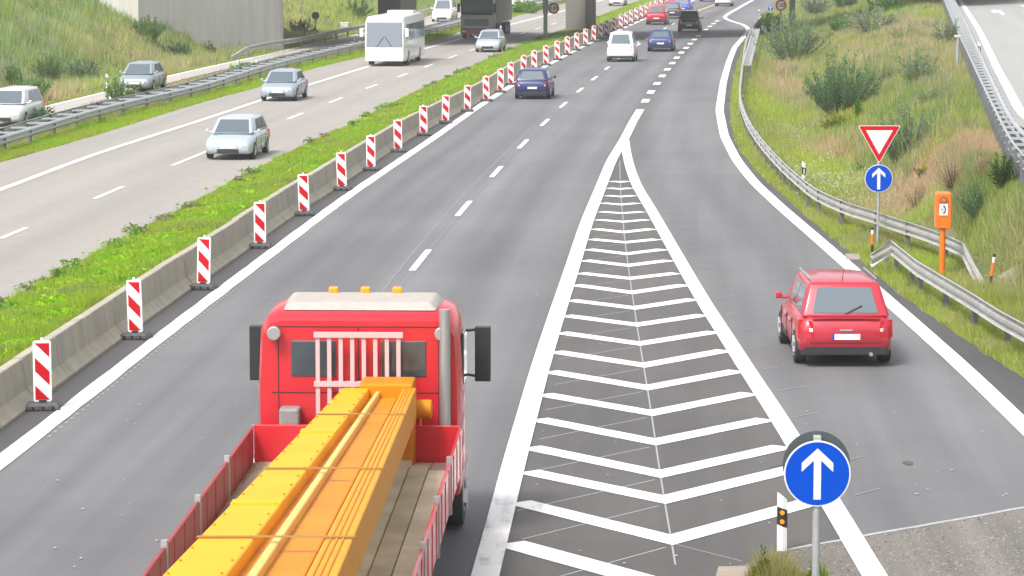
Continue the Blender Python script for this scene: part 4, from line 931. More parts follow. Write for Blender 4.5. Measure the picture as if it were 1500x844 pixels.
# red flatbed truck with the yellow crane boom, nearest of all
yr = 29.0; s = .034; n = math.hypot(s, 1)
xc = lambda y: -1.84 + (y - 38) * s
tr = empty('flatbed_truck', (xc(34), 34.0, .012), -math.atan(s), 'red flatbed truck carrying a yellow crane boom, nearest vehicle, driving away', 'truck', 'vehicles on the motorway')
rp = mat('truck_bright_red_paint', (.50,.012,.022), .35, coat=.5, noise=.06, scale=1.5); hw = 1.24
Y = lambda y: y - 34.0
yc0, yc1 = 37.1, 39.1
mb = MB(); rg = []
for y_, k, z0, zt in ((yc0, .97, .85, 2.74), (yc0+.12, 1, .8, 2.83), (yc1-.75, 1, .8, 2.86), (yc1-.38, .99, .8, 2.79), (yc1-.02, .97, .8, 1.95), (yc1+.05, .96, .8, 1.2)):
    w_ = hw*k; rg.append([(-w_, Y(y_), z0), (-w_, Y(y_), 1.9), (-w_*.97, Y(y_), zt-.2), (-w_*.9, Y(y_), zt-.04), (-w_*.8, Y(y_), zt), (w_*.8, Y(y_), zt), (w_*.9, Y(y_), zt-.04), (w_*.97, Y(y_), zt-.2), (w_, Y(y_), 1.9), (w_, Y(y_), z0)])
mb.loft(rg); cab = mb.build('cab', rp, tr, smooth=45)
mb = MB(); mb.loft([[(-.95, Y(yc0)+.2, 2.84), (.95, Y(yc0)+.2, 2.84), (1.0, Y(yc1)-.75, 2.84), (-1.0, Y(yc1)-.75, 2.84)], [(-.85, Y(yc0)+.35, 2.93), (.85, Y(yc0)+.35, 2.93), (.9, Y(yc1)-.85, 2.96), (-.9, Y(yc1)-.85, 2.96)]])
mb.build('roof_panel', mat('roof_grey_plastic', (.36,.32,.29), .6, noise=.08), cab, bevel=.03)
for q in range(3):
    mb = MB(); mb.box(-.4+q*.4-.06, -.4+q*.4+.06, Y(yc1)-.95, Y(yc1)-.85, 2.93, 3.03); mb.build('marker_lamp', M['amber'], cab, bevel=.02)
for sg_ in (-.55, .55):
    mb = MB(); mb.box(sg_-.28, sg_+.28, Y(yc0)-.012, Y(yc0)+.02, 2.05, 2.5); mb.build('rear_window', M['glass'], cab, bevel=.02)
for sg_ in (-1, 1):
    mb = MB(); x0, x1 = sorted((sg_*hw*.98, sg_*(hw+.012))); mb.box(x0, x1, Y(yc0)+.7, Y(yc1)-.55, 1.85, 2.5); mb.build('side_window', M['glass'], cab, bevel=.02)
    mb = MB(); x0, x1 = sorted((sg_*(hw+.10), sg_*(hw+.30))); mb.box(x0, x1, Y(yc1)-.30, Y(yc1)-.18, 1.75, 2.45); mb.cyl((sg_*hw*.95, Y(yc1)-.3, 2.4), (sg_*(hw+.2), Y(yc1)-.24, 2.42), .02, n=6); mb.cyl((sg_*hw*.95, Y(yc1)-.3, 1.85), (sg_*(hw+.2), Y(yc1)-.24, 1.8), .02, n=6); mb.build('mirror', M['black'], tr, bevel=.03)
# headboard behind the cab with pale vertical bars
mb = MB()
for k in range(8): mb.box(-.50+k*.14, -.45+k*.14, Y(yc0)-.26, Y(yc0)-.21, 1.2, 2.62)
for z_ in (1.25, 2.0, 2.60): mb.box(-.52, .56, Y(yc0)-.28, Y(yc0)-.19, z_-.03, z_+.03)
mb.build('headboard_grille', mat('pale_pink_bars', (.50,.36,.36), .5), tr)
mb = MB(); mb.box(-hw, hw, Y(yc0)-.42, Y(yc0)-.34, 1.05, 1.52); mb.build('headboard', rp, tr, bevel=.01)
mb = MB(); mb.cyl((hw-.18, Y(yc0)-.12, .9), (hw-.18, Y(yc0)-.12, 2.9), .07, n=12); mb.build('exhaust_stack', M['rim'], tr, smooth=True)
dk = mat('panel_gap', (.05,.008,.01), .7)
mb = MB()
for z_ in (1.85, 2.66): mb.box(-hw*.86, hw*.86, Y(yc0)-.004, Y(yc0)+.01, z_, z_+.012)
for x_ in (-.98, 0, .98): mb.box(x_-.006, x_+.006, Y(yc0)-.005, Y(yc0)+.01, 1.2, 2.66)
mb.build('panel_seam', dk, cab)
for x_ in (-1.02, 1.02):
    mb = MB(); mb.cyl((x_, Y(yc0)-.16, 2.60), (x_, Y(yc0)-.05, 2.60), .085, n=14); mb.build('work_lamp', M['rim'], tr, bevel=.01)
for k, cc in enumerate(('black', 'sheet_red', 'amber')):
    mb = MB(); p0 = None
    for q in np.linspace(0, 1, 9):
        p1 = Vector((.62 + .07*k, Y(yc0) - .03 - .32*q, 1.75 - .45*math.sin(math.pi*q) - .3*q))
        if p0: mb.cyl(p0, p1, .013, n=5)
        p0 = p1
    mb.build('air_hose', M[cc], tr)
mb = MB(); mb.box(-.95, -.70, Y(yc0)-.30, Y(yc0)-.03, 1.0, 1.7); mb.build('hydraulic_tank', mat('tank_grey', (.20,.20,.20), .5, noise=.15), tr, bevel=.03)
# bed
yb0, yb1 = 24.6, yc0 - .42
mb = MB(); mb.box(-hw, hw, Y(yb0), Y(yb1), .98, 1.06); bed = mb.build('load_bed', mat('worn_bed_planks', (.24,.21,.16), .8, noise=.2, scale=3), tr)
for k in range(9):
    x0 = -hw + .06 + k*.265; mb = MB(); mb.box(x0, x0+.25, Y(yb0), Y(yb1)-.05, 1.062, 1.078); mb.build('plank', mat('bed_plank_%d' % k, (.33+.03*(k % 3), .29+.025*(k % 2), .21+.02*(k % 3)), .8, noise=.22, scale=2.2), bed)
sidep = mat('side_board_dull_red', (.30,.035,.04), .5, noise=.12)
for sg_ in (-1, 1):
    nb = 5; ln = (yb1 - yb0) / nb
    for k in range(nb):
        a = Y(yb0) + k*ln; x0, x1 = sorted((sg_*hw, sg_*(hw+.04))); mb = MB(); mb.box(x0, x1, a+.05, a+ln-.05, .98, 1.50)
        for q in (.2, .5, .8): mb.box(x0-.008, x1+.008, a+.05+ln*q-.02, a+.05+ln*q+.02, .99, 1.49)
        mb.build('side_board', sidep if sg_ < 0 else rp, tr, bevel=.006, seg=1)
        mb = MB(); mb.box(x0-.01, x1+.01, a-.045, a+.045, .9, 1.56); mb.build('stanchion', M['pole'], tr)
mb = MB(); mb.box(-.45, .45, Y(yb0), Y(yc1)-.2, .55, .97); mb.build('chassis', M['black'], tr)
wheels(tr, [(sg_*(hw-.17), Y(y_)) for sg_ in (-1, 1) for y_ in (26.2, 27.6, 31.0, 38.2)], .5, .32)
for sg_ in (-1, 1):
    mb = MB(); x0, x1 = sorted((sg_*(hw-.35), sg_*(hw+.01))); mb.box(x0, x1, Y(36.9), Y(39.0), .62, .86); mb.build('mudguard', rp, tr, bevel=.05)
# yellow crane boom laid back over the bed: it widens and rises to the rear
yel = mat('crane_yellow_paint', (.78,.345,.004), .5, spec=.2, coat=.0, noise=.06, scale=1.2); oran = mat('crane_orange_paint', (.54,.20,.005), .5, spec=.2, noise=.10, scale=1.2)
Rw = Matrix.Rotation(math.atan(s), 4, 'Z')
def tl(x, y, z): v = Matrix.Rotation(math.atan(s), 4, 'Z') @ Vector((x - xc(34), y - 34.0, 0)); return (v.x, v.y, z - .012)
def wl_(u, v, z): x, y = at(u, v, z); return x, y
def pxp(u, v, z): x, y = at(u, v, z); return tl(x, y, z)
def boomring(u0, u1, v, z, d):   # section of the boom seen between columns u0 and u1 at row v when its top is at height z
    a = Vector(pxp(u0, v, z)); b = Vector(pxp(u1, v, z)); return [a, b, b + Vector((0, 0, -d)), a + Vector((0, 0, -d))]
crane = empty('crane_boom', (0, 0, 0)); crane.parent = tr
def boom(name, r0, r1, mt, bev=.02):
    mb = MB(); mb.loft([r0, r1]); return mb.build(name, mt, crane, bevel=bev)
# rows: near end below the frame, far end behind the cab
N_, F_ = 1010, 568; zn, zf = 2.95, 2.05
ed = lambda k: (75 + k * (432 - 75), 502 + k * (612 - 502))        # left..right edge columns at the near and the far row
def sect(name, k0, k1, dz, d, mt):
    a0, b0 = ed(k0); a1, b1 = ed(k1); return boom(name, boomring(a0, a1, N_, zn + dz, d), boomring(b0, b1, F_, zf + dz, d), mt)
sect('main_beam', 0.0, .36, 0, .42, yel)
sect('web_plate', .36, .80, -.16, .22, oran)
sect('inner_rib', .47, .53, -.05, .12, mat('pale_yellow_edge', (.70,.46,.12), .5))
sect('side_beam', .80, .98, 0, .40, mat('crane_amber_paint', (.66,.27,.006), .5, spec=.2, noise=.08))
for k in (.83, .87, .91): sect('rib', k, k + .015, .015, .03, oran)
a = Vector(pxp(524, F_, zf)); b = Vector(pxp(604, F_, zf)); c = (a + b) / 2
mb = MB(); mb.box(c.x-.30, c.x+.34, c.y-.1, c.y+.5, 1.06, 2.1); mb.cyl((c.x-.5, c.y+.2, 1.75), (c.x+.55, c.y+.2, 1.75), .12, n=12); mb.build('crane_foot', oran, crane, bevel=.03)
mb = MB(); mb.cyl((c.x+.05, c.y, 1.35), (c.x-.25, c.y-7, 2.2), .06, n=10); mb.build('hydraulic_cylinder', M['rim'], crane, smooth=True)
# lashings over the boom, bolts along its edge and grease marks at the joints
def on_boom(k, q, dz=0.):
    v = F_ + (N_ - F_) * q; a = Vector(pxp(ed(k)[1], F_, zf + dz)); b = Vector(pxp(ed(k)[0], N_, zn + dz)); return a.lerp(b, q)
for q in (.16, .42, .66):
    mb = MB(); pts = [on_boom(-.01, q, -.40), on_boom(-.01, q, .012), on_boom(.36, q, .012), on_boom(.80, q, .016), on_boom(.99, q, .016), on_boom(.99, q, -.40)]
    mb.loft([[p + Vector((0, -.03, 0)), p + Vector((0, .03, 0)), p + Vector((0, .03, .006)), p + Vector((0, -.03, .006))] for p in pts]); mb.build('lashing_strap', mat('strap_webbing', (.30,.16,.03), .8), crane)
mb = MB()
for q in np.linspace(.04, .9, 26):
    for k in (.03, .33): p = on_boom(k, q, 0); mb.cyl(p, p + Vector((0, 0, .014)), .012, n=6)
mb.build('bolt_row', oran, crane)
for q in (.25, .55):
    a, b = on_boom(0, q, .004), on_boom(.36, q, .004); mb = MB(); mb.loft([[a + Vector((0, -.10, 0)), b + Vector((0, -.10, 0)), b + Vector((0, .10, 0)), a + Vector((0, .10, 0))], [p + Vector((0, 0, .012)) for p in (a + Vector((0, -.10, 0)), b + Vector((0, -.10, 0)), b + Vector((0, .10, 0)), a + Vector((0, .10, 0)))]]); mb.build('joint_plate', yel, crane)
# load beside the boom
for k in range(3):
    x0 = .50 + k*.24; mb = MB(); mb.box(x0, x0+.22, Y(yb0)+.1, Y(yb1)-.7-.5*k, 1.08, 1.22+.03*k)
    o = mb.build('timber_beam', mat('khaki_timber_%d' % k, [(.46,.41,.27),(.40,.35,.23),(.48,.44,.32)][k], .8, noise=.2, scale=2), bevel=.01, seg=1)
    o.location = tr.location; o.rotation_euler = tr.rotation_euler
    tag(o, ['khaki timber beam on the truck bed, next to the yellow boom', 'khaki timber beam on the truck bed, middle of the three', 'khaki timber beam on the truck bed, next to the red side board'][k], 'timber', 'timber beams on the truck bed')
# ---------------------------------------------------------------- plants
def leafmat(name):
    m = bpy.data.materials.new(name); m.use_nodes = True; nt = m.node_tree; N = nt.nodes; L = nt.links; N.clear()
    a = N.new('ShaderNodeAttribute'); a.attribute_name = 'tint'; d = N.new('ShaderNodeBsdfDiffuse'); t = N.new('ShaderNodeBsdfTranslucent'); mx = N.new('ShaderNodeMixShader'); o = N.new('ShaderNodeOutputMaterial')
    mx.inputs[0].default_value = .42
    L.new(a.outputs['Color'], d.inputs[0]); L.new(a.outputs['Color'], t.inputs[0]); L.new(d.outputs[0], mx.inputs[1]); L.new(t.outputs[0], mx.inputs[2]); L.new(mx.outputs[0], o.inputs[0]); return m
LEAF = leafmat('leaf_and_blade')
def vn(x, y, sc, seed):
    r = np.random.default_rng(seed); out = 0
    for k in range(7):
        a = r.uniform(0, 6.28); f_ = r.uniform(.6, 1.7) / sc * 2.2; out = out + np.sin((x*np.cos(a) + y*np.sin(a)) * f_ + r.uniform(0, 6.28) + .8*np.sin((x*np.sin(a) - y*np.cos(a)) * f_ * .7))
    return np.clip(.5 + out / 7 * .95, 0, 1)
def tri_mesh(name, V, col):
    """V: (n, 3, 3) triangles, col: (n, 3) tints"""
    n = len(V); me = bpy.data.meshes.new(name); me.vertices.add(3*n); me.vertices.foreach_set('co', V.reshape(-1).astype(np.float32))
    me.loops.add(3*n); me.loops.foreach_set('vertex_index', np.arange(3*n, dtype=np.int32))
    me.polygons.add(n); me.polygons.foreach_set('loop_start', np.arange(0, 3*n, 3, dtype=np.int32))
    at_ = me.color_attributes.new('tint', 'FLOAT_COLOR', 'POINT')
    c = np.concatenate([np.repeat(col, 3, 0), np.ones((3*n, 1))], 1).astype(np.float32); at_.data.foreach_set('color', c.reshape(-1))
    me.materials.append(LEAF); me.update(); me.validate(); return me
def blades(x, y, z, h, wd, col, lean=.35):
    n = len(x); a = rng.uniform(0, 2*np.pi, n); b = rng.uniform(0, 2*np.pi, n); ln = rng.uniform(.05, lean, n) * h
    B = np.stack([x, y, z - .02], -1); s = np.stack([np.cos(a), np.sin(a)*.6, np.zeros(n)], -1) * (wd/2)[:, None]
    T = B + np.stack([np.cos(b)*ln, np.sin(b)*ln, h + .02], -1)
    return np.stack([B - s, B + s, T], 1)
def mixc(w_, a, b): return a * (1 - w_[:, None]) + b * w_[:, None]
A_ = lambda *c: np.array(c)[None]
PAL = dict(bright=A_(.29,.47,.03), lime=A_(.33,.41,.055), mid=A_(.16,.25,.075), dark=A_(.08,.14,.055), straw=A_(.46,.38,.23), rust=A_(.50,.33,.235), grey=A_(.27,.32,.20), olive=A_(.29,.30,.125))
def zone(name, n, y0, y1, lo, hi, hfun, cfun, label, cat, dens=1.0, zf=hgt, wk=1., lean=.4):
    iy = rng.uniform(1/y1, 1/y0, n); y = 1/iy; L = lo(y); R = hi(y)
    keep = rng.random(n) < np.clip((R - L) / np.maximum((R - L).max(), .1), 0, 1) if dens else np.ones(n, bool)
    y = y[keep]; L = L[keep]; R = R[keep]; x = L + (R - L) * rng.random(len(y)); t = (x - L) / np.maximum(R - L, .01)
    z = zf(x, y); h = hfun(x, y, t) * rng.uniform(.45, 1.25, len(x)); wd = (.006 + .00022*y) * rng.uniform(.6, 1.5, len(x)) * wk
    c = cfun(x, y, t) * rng.uniform(.70, 1.25, (len(x), 1)) * (1 + rng.normal(0, .05, (len(x), 3)))
    o = link(name, tri_mesh(name, blades(x, y, z, h, wd, c, lean), np.clip(c, .005, .6))); return tag(o, label, cat, None, 'stuff')
def patches(lst):
    P = []
    for u, v, r, ry, cn, k in lst: x, y, z = on(u, v); P.append((x, y, r, ry, PAL[cn], k))
    def f(x, y, c):
        for px, py, r, ry, col, k in P:
            w_ = np.clip(1.25 * np.exp(-((x-px)/r)**2 - ((y-py)/ry)**2) - .12 + .35*(vn(x, y, 1.2, int(px*7+py) % 97) - .5), 0, 1) * k
            c = mixc(w_, c, col)
        return c
    return f
# median strip: its own ground sheet with a low mound, and its turf
def medz(x, y):
    og, b = OG(y), BAR(y) - .36; t = np.clip((x - og) / np.maximum(b - og, .2), 0, 1); return .01 + .30 * sstep(t * 1.2) + .04 * np.sin(y * .9) * np.sin(x * 1.3 + y * .21) * sstep(t * 2)
yy = np.arange(20, 460, 1.5); t = np.linspace(0, 1, 9)[None]; Lx = OG(yy)[:, None]; Rx = (BAR(yy) - .36)[:, None]; X = Lx + (Rx - Lx)*t; Yq = np.repeat(yy[:, None], 9, 1)
o = link('median_strip', grid_mesh('median_strip', X, Yq, medz(X, Yq), M['ground'])); o['kind'] = 'structure'
def cm(x, y, t):
    c = mixc(vn(x, y, 2.2, 3), np.repeat(PAL['bright'], len(x), 0), PAL['lime']); c = mixc(.25 * (vn(x, y, .9, 5) > .62), c, PAL['mid'])
    edge = np.clip((t - .72) / .28, 0, 1) * (.35 + .6 * vn(x, y, 1.5, 8)); c = mixc(np.clip(edge * 1.1, 0, 1), c, A_(.24,.20,.07)); return mixc(np.clip((vn(x, y, 1.0, 12) - .72) * 3, 0, .8), c, PAL['olive'])
zone('median_grass', 230000, 40, 400, lambda y: OG(y) + .05, lambda y: BAR(y) - .38, lambda x, y, t: .055 + .10 * vn(x, y, 1.1, 4)**2 + .04 * vn(x, y, .5, 6), cm, 'bright green grass on the strip between the carriageways', 'grass', 0, medz)
# broad-leaved weeds in clumps on the median, standing over the beige road's edge
def clumps(name, n, per, y0, y1, lo, hi, zf, rad, hh, cols, label, cat, leaf=(.05, .03)):
    iy = rng.uniform(1/y1, 1/y0, n); yc = 1/iy; xc_ = lo(yc) + (hi(yc) - lo(yc)) * rng.random(n); rr = rng.uniform(.5, 1.3, n) * rad
    x = np.repeat(xc_, per) + rng.normal(0, 1, n*per) * np.repeat(rr, per); y = np.repeat(yc, per) + rng.normal(0, 1.3, n*per) * np.repeat(rr, per)
    z = zf(x, y) + rng.random(n*per) ** .8 * np.repeat(hh * rng.uniform(.5, 1.3, n), per)
    s = leaf[0] * rng.uniform(.5, 1.4, n*per) * (1 + y/200); d = rng.normal(0, 1, (n*per, 3)); d[:, 2] *= .35; d /= np.linalg.norm(d, axis=1)[:, None]; e = np.cross(d, rng.normal(0, 1, (n*per, 3)) * [1, 1, .4]); e /= np.linalg.norm(e, axis=1)[:, None] + 1e-6
    P = np.stack([x, y, z], -1); V = np.stack([P - e*s[:, None]*.5, P + e*s[:, None]*.5, P + d*s[:, None]*1.6], 1)
    ci = np.repeat(rng.integers(0, len(cols), n), per); c = np.array(cols)[ci] * rng.uniform(.6, 1.35, (n*per, 1)); o = link(name, tri_mesh(name, V, np.clip(c, .005, .7))); return tag(o, label, cat, None, 'stuff')
clumps('median_weeds', 330, 80, 42, 330, lambda y: OG(y) + .3, lambda y: BAR(y) - .9, medz, .17, .06, [(.24,.50,.02),(.31,.52,.03),(.20,.44,.03),(.36,.50,.05)], 'leafy green weeds in clumps on the grass strip between the carriageways', 'weeds')
clumps('edge_weeds', 46, 60, 55, 300, lambda y: OG(y) + .12, lambda y: OG(y) + .35, medz, .12, .18, [(.22,.28,.09),(.18,.34,.05),(.30,.27,.16)], 'ragged weeds leaning over the edge of the beige carriageway', 'weeds')
# strip between beige road and the left double guardrail, and the strip behind it
cs = lambda x, y, t: mixc(np.clip((.35 - t) * 2, 0, .8) * vn(x, y, 2, 9), mixc(vn(x, y, 2.5, 21), np.repeat(PAL['bright'], len(x), 0), PAL['lime']), PAL['olive'])
zone('verge_grass', 120000, 92, 400, lambda y: GA(y) - .25, lambda y: OL(y) + .06, lambda x, y, t: .10 + .12 * vn(x, y, 1.5, 14), cs, 'bright grass strip between the beige carriageway and the double guardrail', 'grass', 0)
cr = lambda x, y, t: mixc(vn(x, y, 3, 31), np.repeat(PAL['straw'], len(x), 0), PAL['olive'])
zone('dry_grass', 60000, 92, 400, lambda y: LL(y) - .05, lambda y: GA(y) - .1, lambda x, y, t: .05 + .10 * vn(x, y, 2, 15), cr, 'dry brown grass under the double guardrail', 'grass', 0)
# left bank
pL = patches([(30,110,3,8,'dark',.7),(70,60,5,14,'grey',.6),(15,60,3,10,'rust',.6),(205,60,4,16,'rust',.45),(130,85,4,10,'mid',.7),(280,70,3,10,'olive',.7),(250,30,3,14,'mid',.8),(160,20,4,20,'lime',.4),(420,50,3,14,'straw',.7),(430,10,5,30,'rust',.35),(500,20,6,30,'lime',.6),(60,150,3,5,'olive',.8),(100,30,3,9,'rust',.4)])
def cl(x, y, t):
    c = mixc(vn(x, y, 4, 41), np.repeat(PAL['mid'], len(x), 0), PAL['lime'] * .85); c = mixc(.7 * vn(x, y, 2, 44)**2, c, PAL['grey']); c = pL(x, y, c) * 1.34; return mixc(np.clip((t - .955) / .03, 0, 1) * .85, c, PAL['lime'])
zone('bank_grass', 260000, 112, 520, lambda y: LU(y) - 17, lambda y: LU(y) - .05, lambda x, y, t: np.where(t > .955, .10, .22 + .55 * vn(x, y, 3, 42)), cl, 'tall wild grass covering the left bank', 'grass', 0, lean=.6)
# right verge and bank
pR = patches([(1392,240,1.5,7,'rust',1),(1342,285,1.0,4,'straw',.9),(1240,222,.8,6,'rust',.8),(1350,255,.6,4,'rust',.7),(1155,105,.9,12,'rust',.7),(1165,135,.9,9,'straw',.4),(1330,45,2.5,30,'straw',.5),(1370,95,2,22,'rust',.35),(1420,270,1.2,5,'dark',.55),(1320,175,1.2,9,'lime',.7),(1400,190,2,12,'lime',.55),
   (1370,262,1.8,5,'rust',.9),(1215,232,1.2,5,'rust',.7),(1290,262,.9,4,'straw',.8),(1300,320,1.3,4,'straw',.6),(1140,130,1.0,14,'rust',.55),(1340,60,3,40,'rust',.35),(1290,90,2.4,20,'straw',.45),(1450,215,.8,8,'rust',.5),(1120,160,.8,18,'lime',.9),(1200,250,.8,9,'lime',1),(1215,190,.7,8,'lime',.8),(1410,400,1.6,2.6,'bright',1),(1340,330,1.0,2,'bright',.6),(1440,350,1.2,3,'straw',.6),(1470,310,1.0,4,'olive',.8),(1300,110,2,12,'olive',.8),(1290,20,3,30,'bright',.8),(1115,30,1.5,40,'bright',.9),(1360,150,1.4,10,'mid',.5),(1455,250,.6,10,'mid',.6),(1390,20,2,40,'rust',.45),(1260,330,1.0,4,'olive',.5)])
def cr2(x, y, t):
    c = mixc(vn(x, y, 2.6, 51), np.repeat(PAL['olive'], len(x), 0), PAL['lime'] * .8); c = mixc(.55 * vn(x, y, 1.3, 52)**2, c, PAL['straw']); c = mixc(.6 * (vn(x, y, .8, 53) > .68), c, PAL['mid']); return 1.13 * mixc(np.clip(1 - (x - RA(y)) / 2.6, 0, 1) * .75 * (.35 + .65*vn(x, y, 1.6, 77)), pR(x, y, c), PAL['lime'])
def hr(x, y, t):
    d = x - RA(y); low = np.clip((d - .9) / 2.0, 0, 1); nr = np.clip((y - 66) / 40, 0, 1); return (.09 + .13 * vn(x, y, 1, 56)**2) * (1 - low*nr) + low * nr * (.18 + .34 * vn(x, y, 2.2, 57)) + .08 * np.clip(d - .3, 0, 1)
zone('bank_grass', 420000, 50, 420, lambda y: RA(y) + .03 + .1*np.sin(y*3.1) * (rng.random(len(y)) - .2), lambda y: np.maximum(RC(y) + .05, RA(y) + 4.5), hr, cr2, 'wild grass with straw coloured patches between slip lane and upper road', 'grass', 0, lean=.6)
zone('dry_grass', 25000, 50, 330, lambda y: RC(y) - .3, lambda y: RR(y) - .6, lambda x, y, t: .04 + .05 * vn(x, y, 2, 58), lambda x, y, t: mixc(vn(x, y, 2, 59), np.repeat(PAL['straw'], len(x), 0), PAL['olive']), 'short dry grass under the ladder-like guardrail', 'grass', 0)
# tall mixed weeds that break up both banks
WC = [(.20,.28,.12),(.26,.32,.16),(.16,.26,.07),(.44,.33,.22),(.30,.36,.07),(.24,.33,.10),(.40,.36,.24)]
def tall(name, n, y0, y1, lo, hi, label, hh=.55, rad=.28, per=70):
    iy = rng.uniform(1/y1, 1/y0, n); yc = 1/iy; L = lo(yc); Rr = hi(yc); xc_ = L + (Rr - L) * rng.random(n); k = vn(xc_, yc, 3, 91) > .35; yc = yc[k]; xc_ = xc_[k]; m = len(yc)
    rr = rng.uniform(.5, 1.6, m) * rad; H0 = rng.uniform(.5, 1.7, m) * hh
    x = np.repeat(xc_, per) + rng.normal(0, 1, m*per) * np.repeat(rr, per); y = np.repeat(yc, per) + rng.normal(0, 1.2, m*per) * np.repeat(rr, per)
    q = np.hypot(x - np.repeat(xc_, per), y - np.repeat(yc, per)) / np.repeat(rr, per)
    h = np.repeat(H0, per) * np.exp(-q*q*.35) * rng.uniform(.6, 1.15, m*per); c = np.array(WC)[np.repeat(rng.integers(0, len(WC), m), per)] * rng.uniform(.7, 1.3, (m*per, 1))
    V = blades(x, y, hgt(x, y), h, (.010 + .00030*y), c, .5); return tag(link(name, tri_mesh(name, V, np.clip(c, .01, .7))), label, 'weeds', None, 'stuff')
tall('bank_weeds', 1500, 84, 400, lambda y: RA(y) + 3.0, lambda y: np.maximum(RC(y) - .5, RA(y) + 4), 'tall mixed weeds standing in tufts all over the right bank')
tall('bank_weeds', 1500, 125, 480, lambda y: LU(y) - 15, lambda y: LU(y) - 1.6, 'tall mixed weeds standing in tufts all over the left bank', .6)
tall('verge_weeds', 260, 52, 200, lambda y: RA(y) + .35, lambda y: RA(y) + 2.2, 'low weeds in tufts along the edge of the slip lane', .20, .10, 50)
# flowers and gravel
def dots(name, n, spots, size, cols, hz, label, cat, flat=False):
    X = [];
    for u, v, rx, ry, k in spots:
        x0, y0, _ = on(u, v); m = int(n * k); X.append(np.stack([x0 + rng.normal(0, rx, m), y0 + rng.normal(0, ry, m)], -1))
    X = np.concatenate(X); X = X[(X[:, 0] > RA(X[:, 1]) + .25) | (X[:, 0] < LU(X[:, 1]) - .5)]; x, y = X.T; z = hgt(x, y) + rng.uniform(*hz, len(x)); s = size * rng.uniform(.5, 1.3, len(x)) * (y / 80)
    P = np.stack([x, y, z], -1); V = []
    for k in range(2):
        a = rng.uniform(0, 6.28, len(x)); r_ = lambda q: np.stack([np.cos(a+q)*s, np.sin(a+q)*s*.7, np.sin(a+q)*s*.6 + rng.uniform(-.2, .5, len(x))*s], -1); V.append(np.stack([P + r_(0), P + r_(2.1), P + r_(4.2)], 1))
    V = np.concatenate(V); c = np.array(cols)[rng.integers(0, len(cols), len(V))] * rng.uniform(.8, 1.1, (len(V), 1)); return tag(link(name, tri_mesh(name, V, c)), label, cat, None, 'stuff')
dots('white_flowers', 1500, [(1195,205,.5,6,.3),(1215,270,.6,4,.8),(1240,250,.6,4,.4),(1290,300,.8,2.5,.25),(1180,215,.3,5,.25)], .016, [(.62,.64,.55),(.5,.55,.45)], (.08, .3), 'small white flowers in the grass behind the curved guardrail', 'flowers')
dots('yellow_flowers', 700, [(1345,250,.25,1.5,.25),(1235,175,.5,3,.5),(1110,236,.3,4,.08),(1330,245,.3,2,.2),(1460,300,1,4,.2),(1330,425,1.2,2,.12),(58,65,.8,3,.4),(195,80,1.2,5,.3),(1265,65,1,10,.4)], .016, [(.66,.50,.02),(.6,.55,.05)], (.1, .5), 'yellow wildflowers scattered in the wild grass', 'flowers')
dots('gravel', 9000, [(1440,470,.35,1.4,.35),(1420,455,.5,1.0,.2),(1490,505,.4,1.2,.4),(1365,455,.5,1.2,.12),(1345,386,.5,1.2,.2),(1200,345,.4,6,.10),(1290,400,.4,1.5,.06)], .026, [(.40,.36,.30),(.30,.27,.23),(.5,.46,.4)], (0, .05), 'pale gravel showing between the weeds under the near guardrail', 'gravel')
